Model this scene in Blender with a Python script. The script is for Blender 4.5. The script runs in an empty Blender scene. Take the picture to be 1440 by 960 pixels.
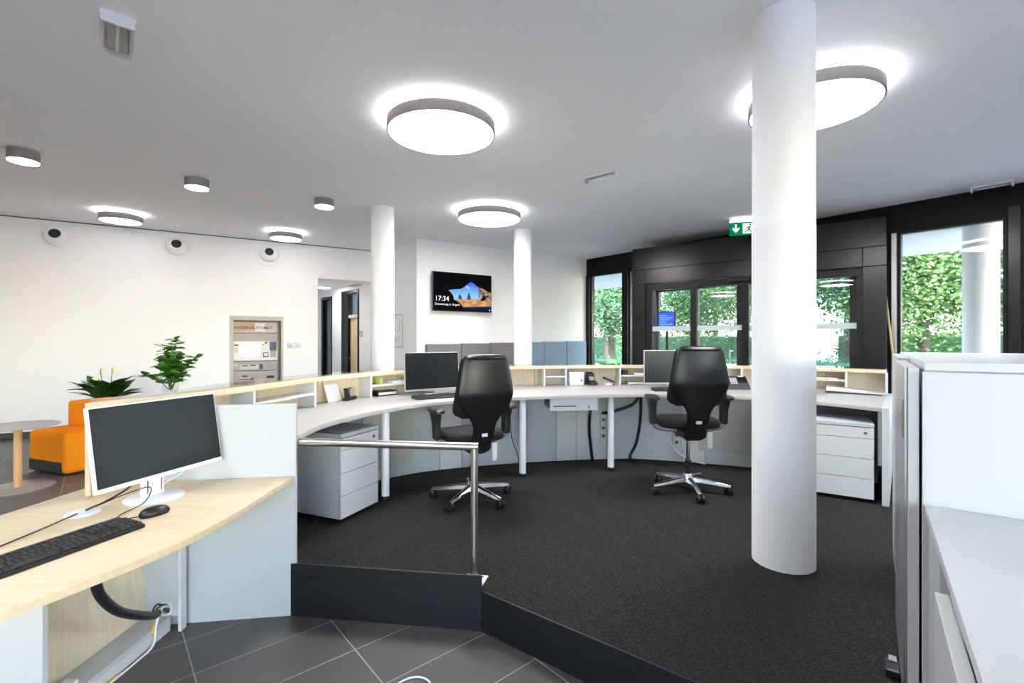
import bpy, bmesh, math, random
from mathutils import Vector, Matrix
random.seed(7)
sc = bpy.context.scene
col = sc.collection
R = math.radians

# ---------------------------------------------------------------- camera, world, sun, exposure
cam_d = bpy.data.cameras.new('camera')
cam = bpy.data.objects.new('camera', cam_d)
col.objects.link(cam)
cam_d.sensor_width = 36.0
cam_d.lens = 16.8
cam_d.shift_y = -2.0 / 1440.0
cam_d.clip_start = 0.05
cam_d.clip_end = 300
cam.location = (0, 0, 1.457)
cam.rotation_euler = (R(90), 0, 0)
sc.camera = cam

world = bpy.data.worlds.new('sky')
sc.world = world
world.use_nodes = True
nt = world.node_tree
nt.nodes.clear()
wo = nt.nodes.new('ShaderNodeOutputWorld')
bg = nt.nodes.new('ShaderNodeBackground')
sky = nt.nodes.new('ShaderNodeTexSky')
sky.sky_type = 'NISHITA'
sky.sun_disc = False
sky.sun_elevation = R(37)
sky.sun_rotation = R(139)
sky.dust_density = 1.0
sky.ozone_density = 1.2
bg.inputs['Strength'].default_value = 1.05
nt.links.new(sky.outputs[0], bg.inputs['Color'])
nt.links.new(bg.outputs[0], wo.inputs['Surface'])

sun_d = bpy.data.lights.new('sun', 'SUN')
sun_d.energy = 6.5
sun_d.angle = R(0.6)
sun_d.color = (1.0, 0.98, 0.96)
sun = bpy.data.objects.new('sun', sun_d)
col.objects.link(sun)
sun.location = (12, -12, 14)
sun.rotation_euler = Vector((-0.52, 0.60, -0.60)).to_track_quat('-Z', 'Y').to_euler()

sc.view_settings.view_transform = 'Standard'
sc.view_settings.look = 'None'
sc.view_settings.gamma = 1.0
sc.view_settings.use_curve_mapping = False
sc.view_settings.exposure = 1.62
sc.cycles.max_bounces = 14
sc.cycles.diffuse_bounces = 9
LAMP = 14.5

CZ = 3.287      # ceiling height
K = 1.12        # size factor of the ceiling fittings
PZ = 0.202      # raised platform
DZ = 0.942      # staff worktop
LZ = 1.168      # counter ledge

# ---------------------------------------------------------------- materials
def srgb(r, g, b):
    def f(c):
        c /= 255.0
        return c / 12.92 if c <= 0.04045 else ((c + 0.055) / 1.055) ** 2.4
    return (f(r), f(g), f(b), 1.0)

MATS = {}
def mat(name, rgb, rough=0.5, metal=0.0, spec=0.5, emit=None, es=0.0, noise=None, bump=None, aniso=None):
    """noise = (scale, rgb2, stretch) colour variation; bump = (scale, strength)"""
    if name in MATS:
        return MATS[name]
    m = bpy.data.materials.new(name)
    m.use_nodes = True
    t = m.node_tree
    b = t.nodes['Principled BSDF']
    c = srgb(*rgb)
    b.inputs['Base Color'].default_value = c
    b.inputs['Roughness'].default_value = rough
    b.inputs['Metallic'].default_value = metal
    b.inputs['Specular IOR Level'].default_value = spec
    if emit:
        b.inputs['Emission Color'].default_value = srgb(*emit)
        b.inputs['Emission Strength'].default_value = es
    if noise or bump:
        tc = t.nodes.new('ShaderNodeTexCoord')
    if noise:
        mp = t.nodes.new('ShaderNodeMapping')
        mp.inputs['Scale'].default_value = noise[2] if len(noise) > 2 else (1, 1, 1)
        n = t.nodes.new('ShaderNodeTexNoise')
        n.inputs['Scale'].default_value = noise[0]
        n.inputs['Detail'].default_value = 5
        rp = t.nodes.new('ShaderNodeValToRGB')
        rp.color_ramp.elements[0].position = 0.35
        rp.color_ramp.elements[1].position = 0.65
        rp.color_ramp.elements[0].color = c
        rp.color_ramp.elements[1].color = srgb(*noise[1])
        t.links.new(tc.outputs['Object'], mp.inputs[0])
        t.links.new(mp.outputs[0], n.inputs['Vector'])
        t.links.new(n.outputs['Fac'], rp.inputs[0])
        t.links.new(rp.outputs[0], b.inputs['Base Color'])
    if bump:
        n2 = t.nodes.new('ShaderNodeTexNoise')
        n2.inputs['Scale'].default_value = bump[0]
        n2.inputs['Detail'].default_value = 3
        bp = t.nodes.new('ShaderNodeBump')
        bp.inputs['Strength'].default_value = bump[1]
        bp.inputs['Distance'].default_value = 0.004
        t.links.new(tc.outputs['Object'], n2.inputs['Vector'])
        t.links.new(n2.outputs['Fac'], bp.inputs['Height'])
        t.links.new(bp.outputs[0], b.inputs['Normal'])
    MATS[name] = m
    return m

def glass_mat(name, tint, refl=1.0):
    m = bpy.data.materials.new(name)
    m.use_nodes = True
    t = m.node_tree
    t.nodes.clear()
    o = t.nodes.new('ShaderNodeOutputMaterial')
    tr = t.nodes.new('ShaderNodeBsdfTransparent')
    tr.inputs[0].default_value = tint
    gl = t.nodes.new('ShaderNodeBsdfGlossy')
    gl.inputs['Roughness'].default_value = 0.0
    # Schlick reflectance, the same from both sides of the pane
    ge = t.nodes.new('ShaderNodeNewGeometry')
    dt = t.nodes.new('ShaderNodeVectorMath'); dt.operation = 'DOT_PRODUCT'
    t.links.new(ge.outputs['Normal'], dt.inputs[0]); t.links.new(ge.outputs['Incoming'], dt.inputs[1])
    def mth(op, x, y):
        n = t.nodes.new('ShaderNodeMath'); n.operation = op
        for i, v in enumerate((x, y)):
            if v is None: continue
            if isinstance(v, (int, float)): n.inputs[i].default_value = v
            else: t.links.new(v, n.inputs[i])
        return n.outputs[0]
    ab = mth('ABSOLUTE', dt.outputs['Value'], None)
    pw = mth('POWER', mth('SUBTRACT', 1.0, ab), 5.0)
    fo = mth('ADD', mth('MULTIPLY', pw, 0.95), 0.04 * refl)
    mx = t.nodes.new('ShaderNodeMixShader')
    t.links.new(fo, mx.inputs[0])
    t.links.new(tr.outputs[0], mx.inputs[1])
    t.links.new(gl.outputs[0], mx.inputs[2])
    t.links.new(mx.outputs[0], o.inputs[0])
    return m

def emit_mat(name, rgb, s):
    m = bpy.data.materials.new(name)
    m.use_nodes = True
    t = m.node_tree
    t.nodes.clear()
    o = t.nodes.new('ShaderNodeOutputMaterial')
    e = t.nodes.new('ShaderNodeEmission')
    e.inputs[0].default_value = srgb(*rgb)
    e.inputs[1].default_value = s
    t.links.new(e.outputs[0], o.inputs[0])
    return m

M_WALL = mat('white plaster', (245, 245, 246), 0.85, bump=(180, 0.05))
M_CEIL = mat('ceiling paint', (249, 249, 250), 0.9)
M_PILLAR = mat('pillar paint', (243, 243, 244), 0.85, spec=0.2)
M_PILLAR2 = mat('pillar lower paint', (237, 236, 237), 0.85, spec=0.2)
M_TILE = mat('grey stone tile', (80, 77, 75), 0.42, noise=(2.5, (87, 83, 81)), bump=(60, 0.03))
M_GROUT = mat('grout', (172, 168, 164), 0.9)
M_BASE = mat('dark baseboard', (70, 66, 64), 0.6)
M_RISER = mat('black riser laminate', (13, 18, 21), 0.45)
M_CARPET = mat('anthracite carpet', (27, 26, 25), 0.95, spec=0.1, noise=(130, (57, 55, 53), (1, 1, 1)), bump=(220, 0.6))
M_WHITE = mat('white laminate', (197, 198, 200), 0.35)
M_OFFW = mat('off white laminate', (177, 181, 185), 0.45)
M_DESK = mat('cream worktop', (176, 172, 168), 0.34)
M_BIRCH = mat('birch laminate', (215, 196, 167), 0.4, noise=(7, (207, 186, 154), (1.0, 8.0, 8.0)))
M_BIRCHP = mat('pale birch panel', (216, 203, 180), 0.5, noise=(6, (206, 191, 165), (8.0, 8.0, 1.0)))
M_ACCESS = mat('grey beige panel', (176, 174, 166), 0.5)
M_STEEL = mat('brushed steel', (200, 196, 190), 0.28, 1.0)
M_CHROME = mat('polished aluminium', (225, 225, 226), 0.12, 1.0)
M_ALU = mat('satin aluminium', (190, 190, 192), 0.35, 1.0)
M_LEATHER = mat('black leather', (14, 15, 17), 0.36, spec=0.4, bump=(350, 0.05))
M_BLACKFAB = mat('black fabric', (18, 18, 19), 0.8, spec=0.3)
M_BLACK = mat('black plastic', (18, 18, 19), 0.42)
M_KEY = mat('black key caps', (42, 42, 44), 0.5)
M_DGREY = mat('dark grey plastic', (62, 64, 68), 0.45)
M_SCREEN = mat('dark screen', (14, 17, 20), 0.33, spec=0.3)
M_WPLAST = mat('white plastic', (222, 224, 229), 0.4)
M_GPLAST = mat('light grey plastic', (196, 196, 194), 0.5)
M_SILVER = mat('silver plastic', (170, 170, 170), 0.35, 0.5)
M_PAPER = mat('paper', (240, 240, 238), 0.8)
M_ORANGE = mat('orange fabric', (240, 140, 18), 0.9, spec=0.2, bump=(400, 0.15))
M_CHARC = mat('charcoal fabric', (54, 52, 52), 0.9)
M_TABLE = mat('grey table top', (170, 164, 160), 0.4)
M_TFOOT = mat('grey metal foot', (168, 164, 160), 0.45, 0.6)
M_BEECH = mat('beech pole', (226, 180, 132), 0.5, noise=(9, (212, 164, 116), (6, 6, 0.6)))
M_GREYF = mat('grey bench fabric', (128, 122, 125), 0.95, spec=0.15)
M_DAYLITF = mat('daylight tinted bench fabric', (146, 166, 186), 0.95, spec=0.15)  # bluish window light mixed into the fabric colour
M_FACADE = mat('black facade steel', (11, 11, 13), 0.38, 0.0, 0.22)
M_BRONZE = mat('dark brushed metal', (56, 54, 54), 0.24, 0.85, noise=(3.0, (53, 51, 51), (1, 1, 12)))
M_DOORFR = mat('anthracite door frame', (34, 33, 34), 0.35, 0.2, 0.3)
M_RINGG = mat('grey lamp ring', (146, 140, 137), 0.5, 0.2)
M_LIT = emit_mat('lamp diffuser', (250, 251, 255), LAMP)
M_LITM = emit_mat('medium lamp diffuser', (253, 252, 255), LAMP * 0.3)
M_LITS = emit_mat('small lamp diffuser', (255, 252, 250), LAMP * 0.36)
M_LITUP = emit_mat('lamp up light', (252, 252, 255), LAMP * 0.75)
M_MACH = mat('machine grey', (168, 162, 160), 0.45)
M_MACHL = mat('machine light grey', (186, 181, 179), 0.45)
M_LEAF = mat('glossy green leaf', (66, 120, 32), 0.4, noise=(9, (38, 80, 22)))
M_LEAFD = mat('dark green leaf', (30, 66, 24), 0.35, noise=(7, (44, 86, 28)))
M_STEM = mat('plant stem', (92, 96, 48), 0.7)
M_FLOWER = mat('cream flower', (240, 232, 196), 0.6)
M_GREEN = emit_mat('exit sign green', (0, 120, 72), 0.42)
M_SIGNW = emit_mat('exit sign white', (255, 255, 255), 0.5)
M_GLASS = glass_mat('window glass', (0.945, 0.97, 0.975, 1))
M_CLEAR = glass_mat('clear glass', (0.97, 0.985, 0.975, 1))
M_FROST = mat('frosted film', (214, 226, 226), 0.7)
M_WOODD = mat('oak door', (226, 200, 160), 0.5, noise=(6, (216, 188, 146), (8, 8, 1)))
M_GRASS = mat('lawn', (84, 112, 62), 0.95, noise=(3, (98, 124, 74)))
M_PAVE = mat('paving', (150, 151, 154), 0.9, noise=(1.5, (140, 141, 144)))
M_TREE1 = mat('light green tree leaves', (84, 118, 60), 0.7, noise=(2, (116, 146, 78)))  # leaf colour of the lighter trees
M_TREE2 = mat('green tree leaves', (58, 94, 58), 0.7, noise=(2, (86, 122, 74)))
M_HEDGE = mat('hedge leaves', (46, 82, 54), 0.7, noise=(4, (66, 104, 64)))
M_BARK = mat('bark', (86, 74, 62), 0.9)
M_SOFFIT = mat('outside soffit', (244, 244, 245), 0.9)
M_BROOM = mat('broom wood', (196, 166, 120), 0.5)
M_CASH = mat('cash drawer white', (232, 230, 236), 0.4)
M_FLOORP = M_GROUT

# base floor beyond the modelled tiles: the same tile pitch drawn in the material
def floor_mat():
    m = bpy.data.materials.new('tiled floor beyond')
    m.use_nodes = True
    t = m.node_tree
    b = t.nodes['Principled BSDF']
    tc = t.nodes.new('ShaderNodeTexCoord')
    mp = t.nodes.new('ShaderNodeMapping')
    mp.inputs['Rotation'].default_value = (0, 0, R(-40.7))
    mp.inputs['Location'].default_value = (-0.305, -0.088, 0)
    br = t.nodes.new('ShaderNodeTexBrick')
    br.offset = 0.0
    br.inputs['Scale'].default_value = 1.0
    br.inputs['Brick Width'].default_value = 0.6
    br.inputs['Row Height'].default_value = 0.3
    br.inputs['Mortar Size'].default_value = 0.002
    br.inputs['Color1'].default_value = srgb(80, 77, 75)
    br.inputs['Color2'].default_value = srgb(86, 82, 80)
    br.inputs['Mortar'].default_value = srgb(172, 168, 164)
    b.inputs['Roughness'].default_value = 0.42
    t.links.new(tc.outputs['Object'], mp.inputs[0])
    t.links.new(mp.outputs[0], br.inputs['Vector'])
    t.links.new(br.outputs['Color'], b.inputs['Base Color'])
    return m
M_FLOOR = floor_mat()

# ---------------------------------------------------------------- geometry helpers
class MB:
    def __init__(s):
        s.v = []
        s.f = []
    def add(s, vs, fs, M=None):
        o = len(s.v)
        for p in vs:
            p = Vector(p)
            s.v.append(M @ p if M else p)
        for f in fs:
            s.f.append([o + i for i in f])
        return s
    def box(s, x0, x1, y0, y1, z0, z1, M=None):
        return s.add([(x0, y0, z0), (x1, y0, z0), (x1, y1, z0), (x0, y1, z0), (x0, y0, z1), (x1, y0, z1), (x1, y1, z1), (x0, y1, z1)],
                     [(0, 3, 2, 1), (4, 5, 6, 7), (0, 1, 5, 4), (1, 2, 6, 5), (2, 3, 7, 6), (3, 0, 4, 7)], M)
    def prism(s, poly, z0, z1, M=None):
        a = sum(poly[i][0] * poly[(i + 1) % len(poly)][1] - poly[(i + 1) % len(poly)][0] * poly[i][1] for i in range(len(poly)))
        if a < 0:
            poly = poly[::-1]
        n = len(poly)
        vs = [(p[0], p[1], z0) for p in poly] + [(p[0], p[1], z1) for p in poly]
        fs = [tuple(range(n - 1, -1, -1)), tuple(range(n, 2 * n))]
        for i in range(n):
            j = (i + 1) % n
            fs.append((i, j, n + j, n + i))
        return s.add(vs, fs, M)
    def band(s, a, b, z0, z1):
        """solid band between polylines a and b"""
        n = len(a)
        vs = []
        for i in range(n):
            vs += [(a[i][0], a[i][1], z0), (b[i][0], b[i][1], z0), (b[i][0], b[i][1], z1), (a[i][0], a[i][1], z1)]
        fs = [(0, 1, 2, 3), (4 * n - 1, 4 * n - 2, 4 * n - 3, 4 * n - 4)]
        for i in range(n - 1):
            o = 4 * i
            for k in range(4):
                l = (k + 1) % 4
                fs.append((o + k, o + 4 + k, o + 4 + l, o + l))
        return s.add(vs, fs)
    def tube(s, pts, r, n=12, M=None):
        pts = [Vector(p) for p in pts]
        rs = r if hasattr(r, '__len__') else [r] * len(pts)
        vs = []
        up = None
        for i, p in enumerate(pts):
            d = (pts[min(i + 1, len(pts) - 1)] - pts[max(i - 1, 0)]).normalized()
            if up is None:
                up = Vector((0, 0, 1)) if abs(d.z) < 0.9 else Vector((1, 0, 0))
            x = d.cross(up).normalized()
            up = x.cross(d).normalized()
            for k in range(n):
                a = 2 * math.pi * k / n
                vs.append(p + (x * math.cos(a) + up * math.sin(a)) * rs[i])
        fs = [tuple(range(n)), tuple(range(len(vs) - 1, len(vs) - n - 1, -1))]
        for i in range(len(pts) - 1):
            for k in range(n):
                l = (k + 1) % n
                fs.append((i * n + k, (i + 1) * n + k, (i + 1) * n + l, i * n + l))
        return s.add(vs, fs, M)
    def lathe(s, prof, n=32, c=(0, 0, 0), M=None, sx=1.0, sy=1.0):
        vs = []
        for (r, z) in prof:
            for k in range(n):
                a = 2 * math.pi * k / n
                vs.append((c[0] + r * math.cos(a) * sx, c[1] + r * math.sin(a) * sy, c[2] + z))
        fs = []
        m = len(prof)
        for i in range(m - 1):
            for k in range(n):
                l = (k + 1) % n
                fs.append((i * n + k, i * n + l, (i + 1) * n + l, (i + 1) * n + k))
        fs.append(tuple(range(n - 1, -1, -1)))
        fs.append(tuple(range((m - 1) * n, m * n)))
        return s.add(vs, fs, M)
    def loft(s, rings, M=None):
        n = len(rings[0])
        vs = [p for r in rings for p in r]
        fs = [tuple(range(n - 1, -1, -1)), tuple(range((len(rings) - 1) * n, len(rings) * n))]
        for i in range(len(rings) - 1):
            for k in range(n):
                l = (k + 1) % n
                fs.append((i * n + k, i * n + l, (i + 1) * n + l, (i + 1) * n + k))
        return s.add(vs, fs, M)
    def build(s, name, m, parent=None, bevel=0.0, seg=2, smooth=True, sub=0, world=False, recalc=True):
        me = bpy.data.meshes.new(name)
        me.from_pydata([tuple(p) for p in s.v], [], s.f)
        if recalc or bevel:
            bm = bmesh.new()
            bm.from_mesh(me)
            if recalc:
                bmesh.ops.recalc_face_normals(bm, faces=bm.faces)
            if bevel:
                es = [e for e in bm.edges if len(e.link_faces) == 2 and e.calc_face_angle(0) > 0.6]
                bmesh.ops.bevel(bm, geom=es, offset=bevel, segments=seg, profile=0.6, affect='EDGES', clamp_overlap=True)
            bm.to_mesh(me)
            bm.free()
        if smooth and not (0 < bevel < 0.012 and len(s.f) <= 60):
            for p in me.polygons:
                p.use_smooth = True
            me.set_sharp_from_angle(angle=R(40))
        me.materials.append(m)
        o = bpy.data.objects.new(name, me)
        col.objects.link(o)
        if parent:
            o.parent = parent
            if world:
                o.location = -parent.location
        if bevel >= 0.012 and smooth:
            o.modifiers.new('weighted normals', 'WEIGHTED_NORMAL')
        if sub:
            md = o.modifiers.new('subdivision', 'SUBSURF')
            md.levels = sub
            md.render_levels = sub
        return o

def tag(o, label=None, cat=None, group=None, kind=None):
    if label: o['label'] = label
    if cat: o['category'] = cat
    if group: o['group'] = group
    if kind: o['kind'] = kind
    return o

def empty(name, loc, rz=0.0, label=None, cat=None, group=None, kind=None):
    o = bpy.data.objects.new(name, None)
    o.empty_display_size = 0.1
    col.objects.link(o)
    o.location = loc
    o.rotation_euler = (0, 0, rz)
    return tag(o, label, cat, group, kind)

def BX(x0, x1, y0, y1, z0, z1):
    return MB().box(min(x0, x1), max(x0, x1), min(y0, y1), max(y0, y1), min(z0, z1), max(z0, z1))

def copy_tree(o, parent=None):
    c = o.copy()
    col.objects.link(c)
    c.parent = parent
    for ch in list(o.children):
        copy_tree(ch, c)
    return c

def spline(pts, n):
    """Catmull-Rom through pts, resampled to n evenly spaced points"""
    P = [Vector((p[0], p[1])) for p in pts]
    P = [2 * P[0] - P[1]] + P + [2 * P[-1] - P[-2]]
    out = []
    for i in range(1, len(P) - 2):
        for k in range(16):
            t = k / 16
            a, b, c, d = P[i - 1], P[i], P[i + 1], P[i + 2]
            out.append(0.5 * ((2 * b) + (c - a) * t + (2 * a - 5 * b + 4 * c - d) * t * t + (3 * b - a - 3 * c + d) * t ** 3))
    out.append(P[-2])
    L = [0]
    for i in range(1, len(out)):
        L.append(L[-1] + (out[i] - out[i - 1]).length)
    res = []
    j = 0
    for k in range(n):
        s = L[-1] * k / (n - 1)
        while j < len(L) - 2 and L[j + 1] < s:
            j += 1
        t = (s - L[j]) / max(1e-9, L[j + 1] - L[j])
        res.append(out[j].lerp(out[j + 1], min(1, t)))
    return res

def offset(pl, d):
    """offset to the left of travel by d"""
    res = []
    for i, p in enumerate(pl):
        t = (pl[min(i + 1, len(pl) - 1)] - pl[max(i - 1, 0)]).normalized()
        res.append(p + Vector((-t.y, t.x)) * d)
    return res

def voff(pl, frac, w=0.19, add=0.0):
    """offset that tapers towards the start of the counter"""
    res = []
    L = 0.0
    for i, p in enumerate(pl):
        if i: L += (p - pl[i - 1]).length
        t = (pl[min(i + 1, len(pl) - 1)] - pl[max(i - 1, 0)]).normalized()
        res.append(p + Vector((-t.y, t.x)) * (w * frac * min(1.0, 0.12 + L / 0.75) + add))
    return res

def text_part(name, body, size, m, parent, loc, rot, ext=0.001, align='LEFT', bold=False):
    c = bpy.data.curves.new(name, 'FONT')
    c.body = body
    c.size = size
    c.extrude = ext
    c.align_x = align
    if bold:
        c.offset = size * 0.008
    t = bpy.data.objects.new(name + '_tmp', c)
    col.objects.link(t)
    dg = bpy.context.evaluated_depsgraph_get()
    me = bpy.data.meshes.new_from_object(t.evaluated_get(dg))
    bpy.data.objects.remove(t)
    me.materials.clear()
    me.materials.append(m)
    me.name = name
    o = bpy.data.objects.new(name, me)
    col.objects.link(o)
    o.parent = parent
    o.location = loc
    o.rotation_euler = rot
    return o

def wall(name, p, q, z0, z1, thick, m, openings=(), kind='structure', parent=None):
    """vertical slab from p to q; its face lies on p-q and its body to the left of travel; openings (s0,s1,z0,z1)"""
    p = Vector(p); q = Vector(q)
    L = (q - p).length
    a = math.atan2(q.y - p.y, q.x - p.x)
    ss = sorted({0.0, L} | {min(max(o[i], 0), L) for o in openings for i in (0, 1)})
    zs = sorted({z0, z1} | {min(max(o[i], z0), z1) for o in openings for i in (2, 3)})
    mb = MB()
    for i in range(len(ss) - 1):
        run = None
        for j in range(len(zs) - 1):
            sm = (ss[i] + ss[i + 1]) / 2; zm = (zs[j] + zs[j + 1]) / 2
            hole = any(o[0] < sm < o[1] and o[2] < zm < o[3] for o in openings)
            if not hole:
                if run is None: run = zs[j]
                end = zs[j + 1]
            if run is not None and (hole or j == len(zs) - 2):
                mb.box(ss[i], ss[i + 1], 0, thick, run, end)
                run = None
    o = mb.build(name, m, parent, smooth=False)
    if parent is None:
        o.location = (p.x, p.y, 0)
        o.rotation_euler = (0, 0, a)
        if kind: o['kind'] = kind
    return o

# ---------------------------------------------------------------- the plan
UW = Vector((0.8556, 0.5177)); AW = math.atan2(0.5177, 0.8556)     # left wall direction
W0 = Vector((-7.486, 6.987))
T0 = Vector((-1.715, 8.600)); T1 = Vector((1.692, 10.870)); UT = (T1 - T0).normalized(); AT = math.atan2(UT.y, UT.x)
F0 = Vector((1.692, 10.870)); UF = (Vector((5.935, 5.539)) - F0).normalized(); AF = math.atan2(UF.y, UF.x)
B0 = Vector((2.227, 8.853)); B1 = Vector((5.055, 6.446)); UB = (B1 - B0).normalized(); AB = math.atan2(UB.y, UB.x)
def onw(s): return W0 + UW * s

# floor slab and tiles
fl = MB().box(-10.7, 7.8, -3.8, 13.6, -0.2, -0.003).build('floor', M_FLOOR, smooth=False)
tag(fl, 'grey stone tiled floor with pale joints', kind='structure')
th = R(40.7)
tu = Vector((math.cos(th), math.sin(th))); tv = Vector((-math.sin(th), math.cos(th)))
tile_me = None
grout = MB()
def in_tiles(c):
    x, y = c
    if -2.3 < x < 1.15 and 0.7 < y < 2.85: return True
    if x < -2.0 and x > -7.4 and 1.6 < y and y < 6.987 + (x + 7.486) * 0.605 - 0.28 and y < 6.3: return True
    return False
for i in range(-16, 10):
    for j in range(-2, 36):
        c = tu * (0.308 + 0.6 * i + 0.3) + tv * (0.088 + 0.3 * j + 0.15)
        if in_tiles(c):
            if tile_me is None:
                o = MB().box(-0.2977, 0.2977, -0.1477, 0.1477, -0.01, 0.0).build('tile', M_TILE, fl, bevel=0.0012, seg=1, smooth=False)
                tile_me = o.data
            else:
                o = bpy.data.objects.new('tile', tile_me)
                col.objects.link(o)
                o.parent = fl
            o.location = (c.x, c.y, 0)
            o.rotation_euler = (0, 0, th)
            grout.add([c.to_3d() + (tu * (a_ * .3) + tv * (b_ * .15)).to_3d() + Vector((0, 0, -0.0012)) for a_, b_ in ((-1, -1), (1, -1), (1, 1), (-1, 1))], [(0, 1, 2, 3)])

gb = grout.build('grout_bed', M_GROUT, fl, smooth=False, recalc=False)
gb['kind'] = 'stuff'
cl = MB().box(-10.7, 7.8, -3.8, 11.3, CZ, CZ + 0.25).build('ceiling', M_CEIL, smooth=False)
tag(cl, 'plain white plaster ceiling', kind='structure')

# walls
niche = (2.891, 3.754, 0.0, 1.875)
wl = wall('wall_left', onw(-3.45), onw(5.74), 0, CZ - 0.012, 0.2, M_WALL,
          [(3.45 + niche[0], 3.45 + niche[1], niche[2], niche[3]), (3.45 + 4.36, 3.45 + 5.75, 0, 2.654)])
tag(wl, 'long white wall of the waiting area')
jog_top = wall('wall_jog', (-2.60, 9.749), tuple(T0), 0, CZ, 0.25, M_WALL)
tag(jog_top, 'short white return wall beside the corridor')
wt = wall('wall_back', tuple(T0), tuple(T1), 0, CZ, 0.25, M_WALL)
tag(wt, 'white wall carrying the television')
RW = [(1.4, 4.6), (6.4, 9.6)]
wall('wall_rear', (7.6, -3.6), (-10.44, -3.6), 0, CZ, 0.2, M_WALL, [(a, b, 0.5, 2.9) for a, b in RW])['label'] = 'white wall behind the viewer with two wide windows'
for k, (a, b) in enumerate(RW):
    e = empty('window_%d' % (5 + k), (7.6 - a, -3.6, 0), math.pi, kind='structure')
    e['label'] = 'wide window behind the viewer'
    w = b - a
    MB().box(0, 0.06, 0.04, 0.14, 0.5, 2.9).box(w - 0.06, w, 0.04, 0.14, 0.5, 2.9).box(0.06, w - 0.06, 0.04, 0.14, 2.84, 2.9).box(0.06, w - 0.06, 0.04, 0.14, 0.5, 0.56).box(w / 2 - .03, w / 2 + .03, 0.04, 0.14, 0.56, 2.84).build('window_frame', M_FACADE, e)
    MB().box(0.06, w - 0.06, 0.08, 0.09, 0.56, 2.84).build('pane', M_GLASS, e, smooth=False)
rs = MB().box(-10.6, 7.8, -7.6, -3.8, CZ, CZ + 0.25).build('sun_blocker_slab', M_SOFFIT, smooth=False)  # unseen slab added to stop direct sun entering the rear windows
tag(rs, 'added unseen slab keeping direct sun off the windows behind the viewer', kind='structure')
gr_ = MB().box(-40, 40, -40, -3.8, -0.25, -0.05).build('ground_rear', M_PAVE, smooth=False)
tag(gr_, 'paving behind the building', kind='structure')
wall('wall_side', (-10.44, -3.6), tuple(onw(-3.45)), 0, CZ, 0.2, M_WALL)['label'] = 'white side wall of the waiting area'
wall('wall_right', (7.6, 3.44), (7.6, -3.6), 0, CZ, 0.2, M_WALL)['label'] = 'white wall far right'
bb = MB().box(0, 3.45 + 2.85, -0.015, 0, 0, 0.09).build('baseboard_left', M_BASE, bevel=0.003)
bb.location = (*onw(-3.45), 0); bb.rotation_euler = (0, 0, AW); bb['kind'] = 'structure'
sg = MB().box(0, 9.19, -0.004, 0.0, CZ - 0.014, CZ).build('shade_strip_1', M_BASE)  # dark strip standing in for shade in the gap below the ceiling
sg.location = (*onw(-3.45), 0); sg.rotation_euler = (0, 0, AW); sg['kind'] = 'structure'

# corridor behind the opening
C0 = Vector((-2.745, 9.772)); C1 = Vector((-4.326, 11.486)); UC = (C1 - C0).normalized(); AC = math.atan2(UC.y, UC.x)
def onc(px):
    k = (px - 720) / 672.0
    d = C1 - C0
    t = (k * C0.y - C0.x) / (d.x - k * d.y)
    return t * d.length
d1a, d1b = onc(505), onc(481)
d2a, d2b = onc(467), onc(459)
cr = wall('wall_corridor', tuple(C0), tuple(C0 + UC * 3.6), 0, 2.72, -0.15, M_WALL, [(d1a, d1b, 0, 2.57), (d2a, d2b + .3, 0, 2.51)])
tag(cr, 'white corridor wall with two door openings')
wall('wall_corridor_end', (-7.3, 12.89), (-3.3, 12.89), 0, 2.72, 0.15, M_WALL)['label'] = 'white wall at the end of the corridor'
wall('wall_corridor_side', tuple(onw(4.345) + Vector((-.5177, .8556)) * .2), tuple(onw(4.345) + UC * 4.7), 0, 2.72, 0.12, M_WALL)['label'] = 'corridor side wall'
cc = MB().prism([tuple(onw(3.9) + Vector((-.1, .17))), tuple(onw(5.9) + Vector((-.1, .17))), (-2.0, 10.5), (-3.4, 13.4), (-7.9, 13.4)], 2.656, 2.75).build('ceiling_corridor', M_CEIL, smooth=False)
tag(cc, 'low white corridor ceiling', kind='structure')

def corridor_door(n, s0, s1, top, wood):
    e = empty('door_%d' % n, (*(C0 + UC * s0), 0), AC, kind='structure')
    w = s1 - s0
    MB().box(0, 0.05, -0.12, 0.02, 0, top).box(w - 0.09, w, -0.12, 0.02, 0, top).box(0.05, w - 0.09, -0.12, 0.02, top - 0.07, top).build('door_frame', M_FACADE, e, bevel=0.003)
    if wood:
        BX(w * .62, w - .09, -0.1, 0.015, 0, top - 0.07).build('side_panel', M_FACADE, e)
        BX(0.05, w * .62, -0.09, -0.05, 0.02, top - 0.62).build('door_leaf', M_WOODD, e, bevel=0.003)
        BX(0.05, w * .62, -0.1, 0.0, top - 0.62, top - 0.55).build('transom_bar', M_GPLAST, e)
        BX(0.05, w * .62, -0.07, -0.06, top - 0.55, top - 0.07).build('transom_pane', M_CLEAR, e)
        MB().tube([(w * .56, -0.05, 1.05), (w * .56, 0.0, 1.05), (w * .45, 0.0, 1.05)], 0.009, 8).build('door_handle', M_ALU, e)
    else:
        BX(0.05, w - 0.09, -0.09, -0.05, 0.02, top - 0.07).build('door_leaf', M_DOORFR, e, bevel=0.003)
    return e
tag(corridor_door(2, d1a, d1b, 2.57, True), 'corridor door of pale oak in black frame with glazed transom')
tag(corridor_door(3, d2a, d2b + .3, 2.51, False), 'dark corridor door farther down the passage')
# room behind the oak door
e = MB().box(d1a - .2, d2b + .4, 1.2, 1.25, 0, 2.7).build('wall_office', M_WALL, smooth=False)
e.location = (*C0, 0); e.rotation_euler = (0, 0, AC); e.scale = (1, -1, 1); e['kind'] = 'structure'; e['label'] = 'wall of the room behind the corridor door'

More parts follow.
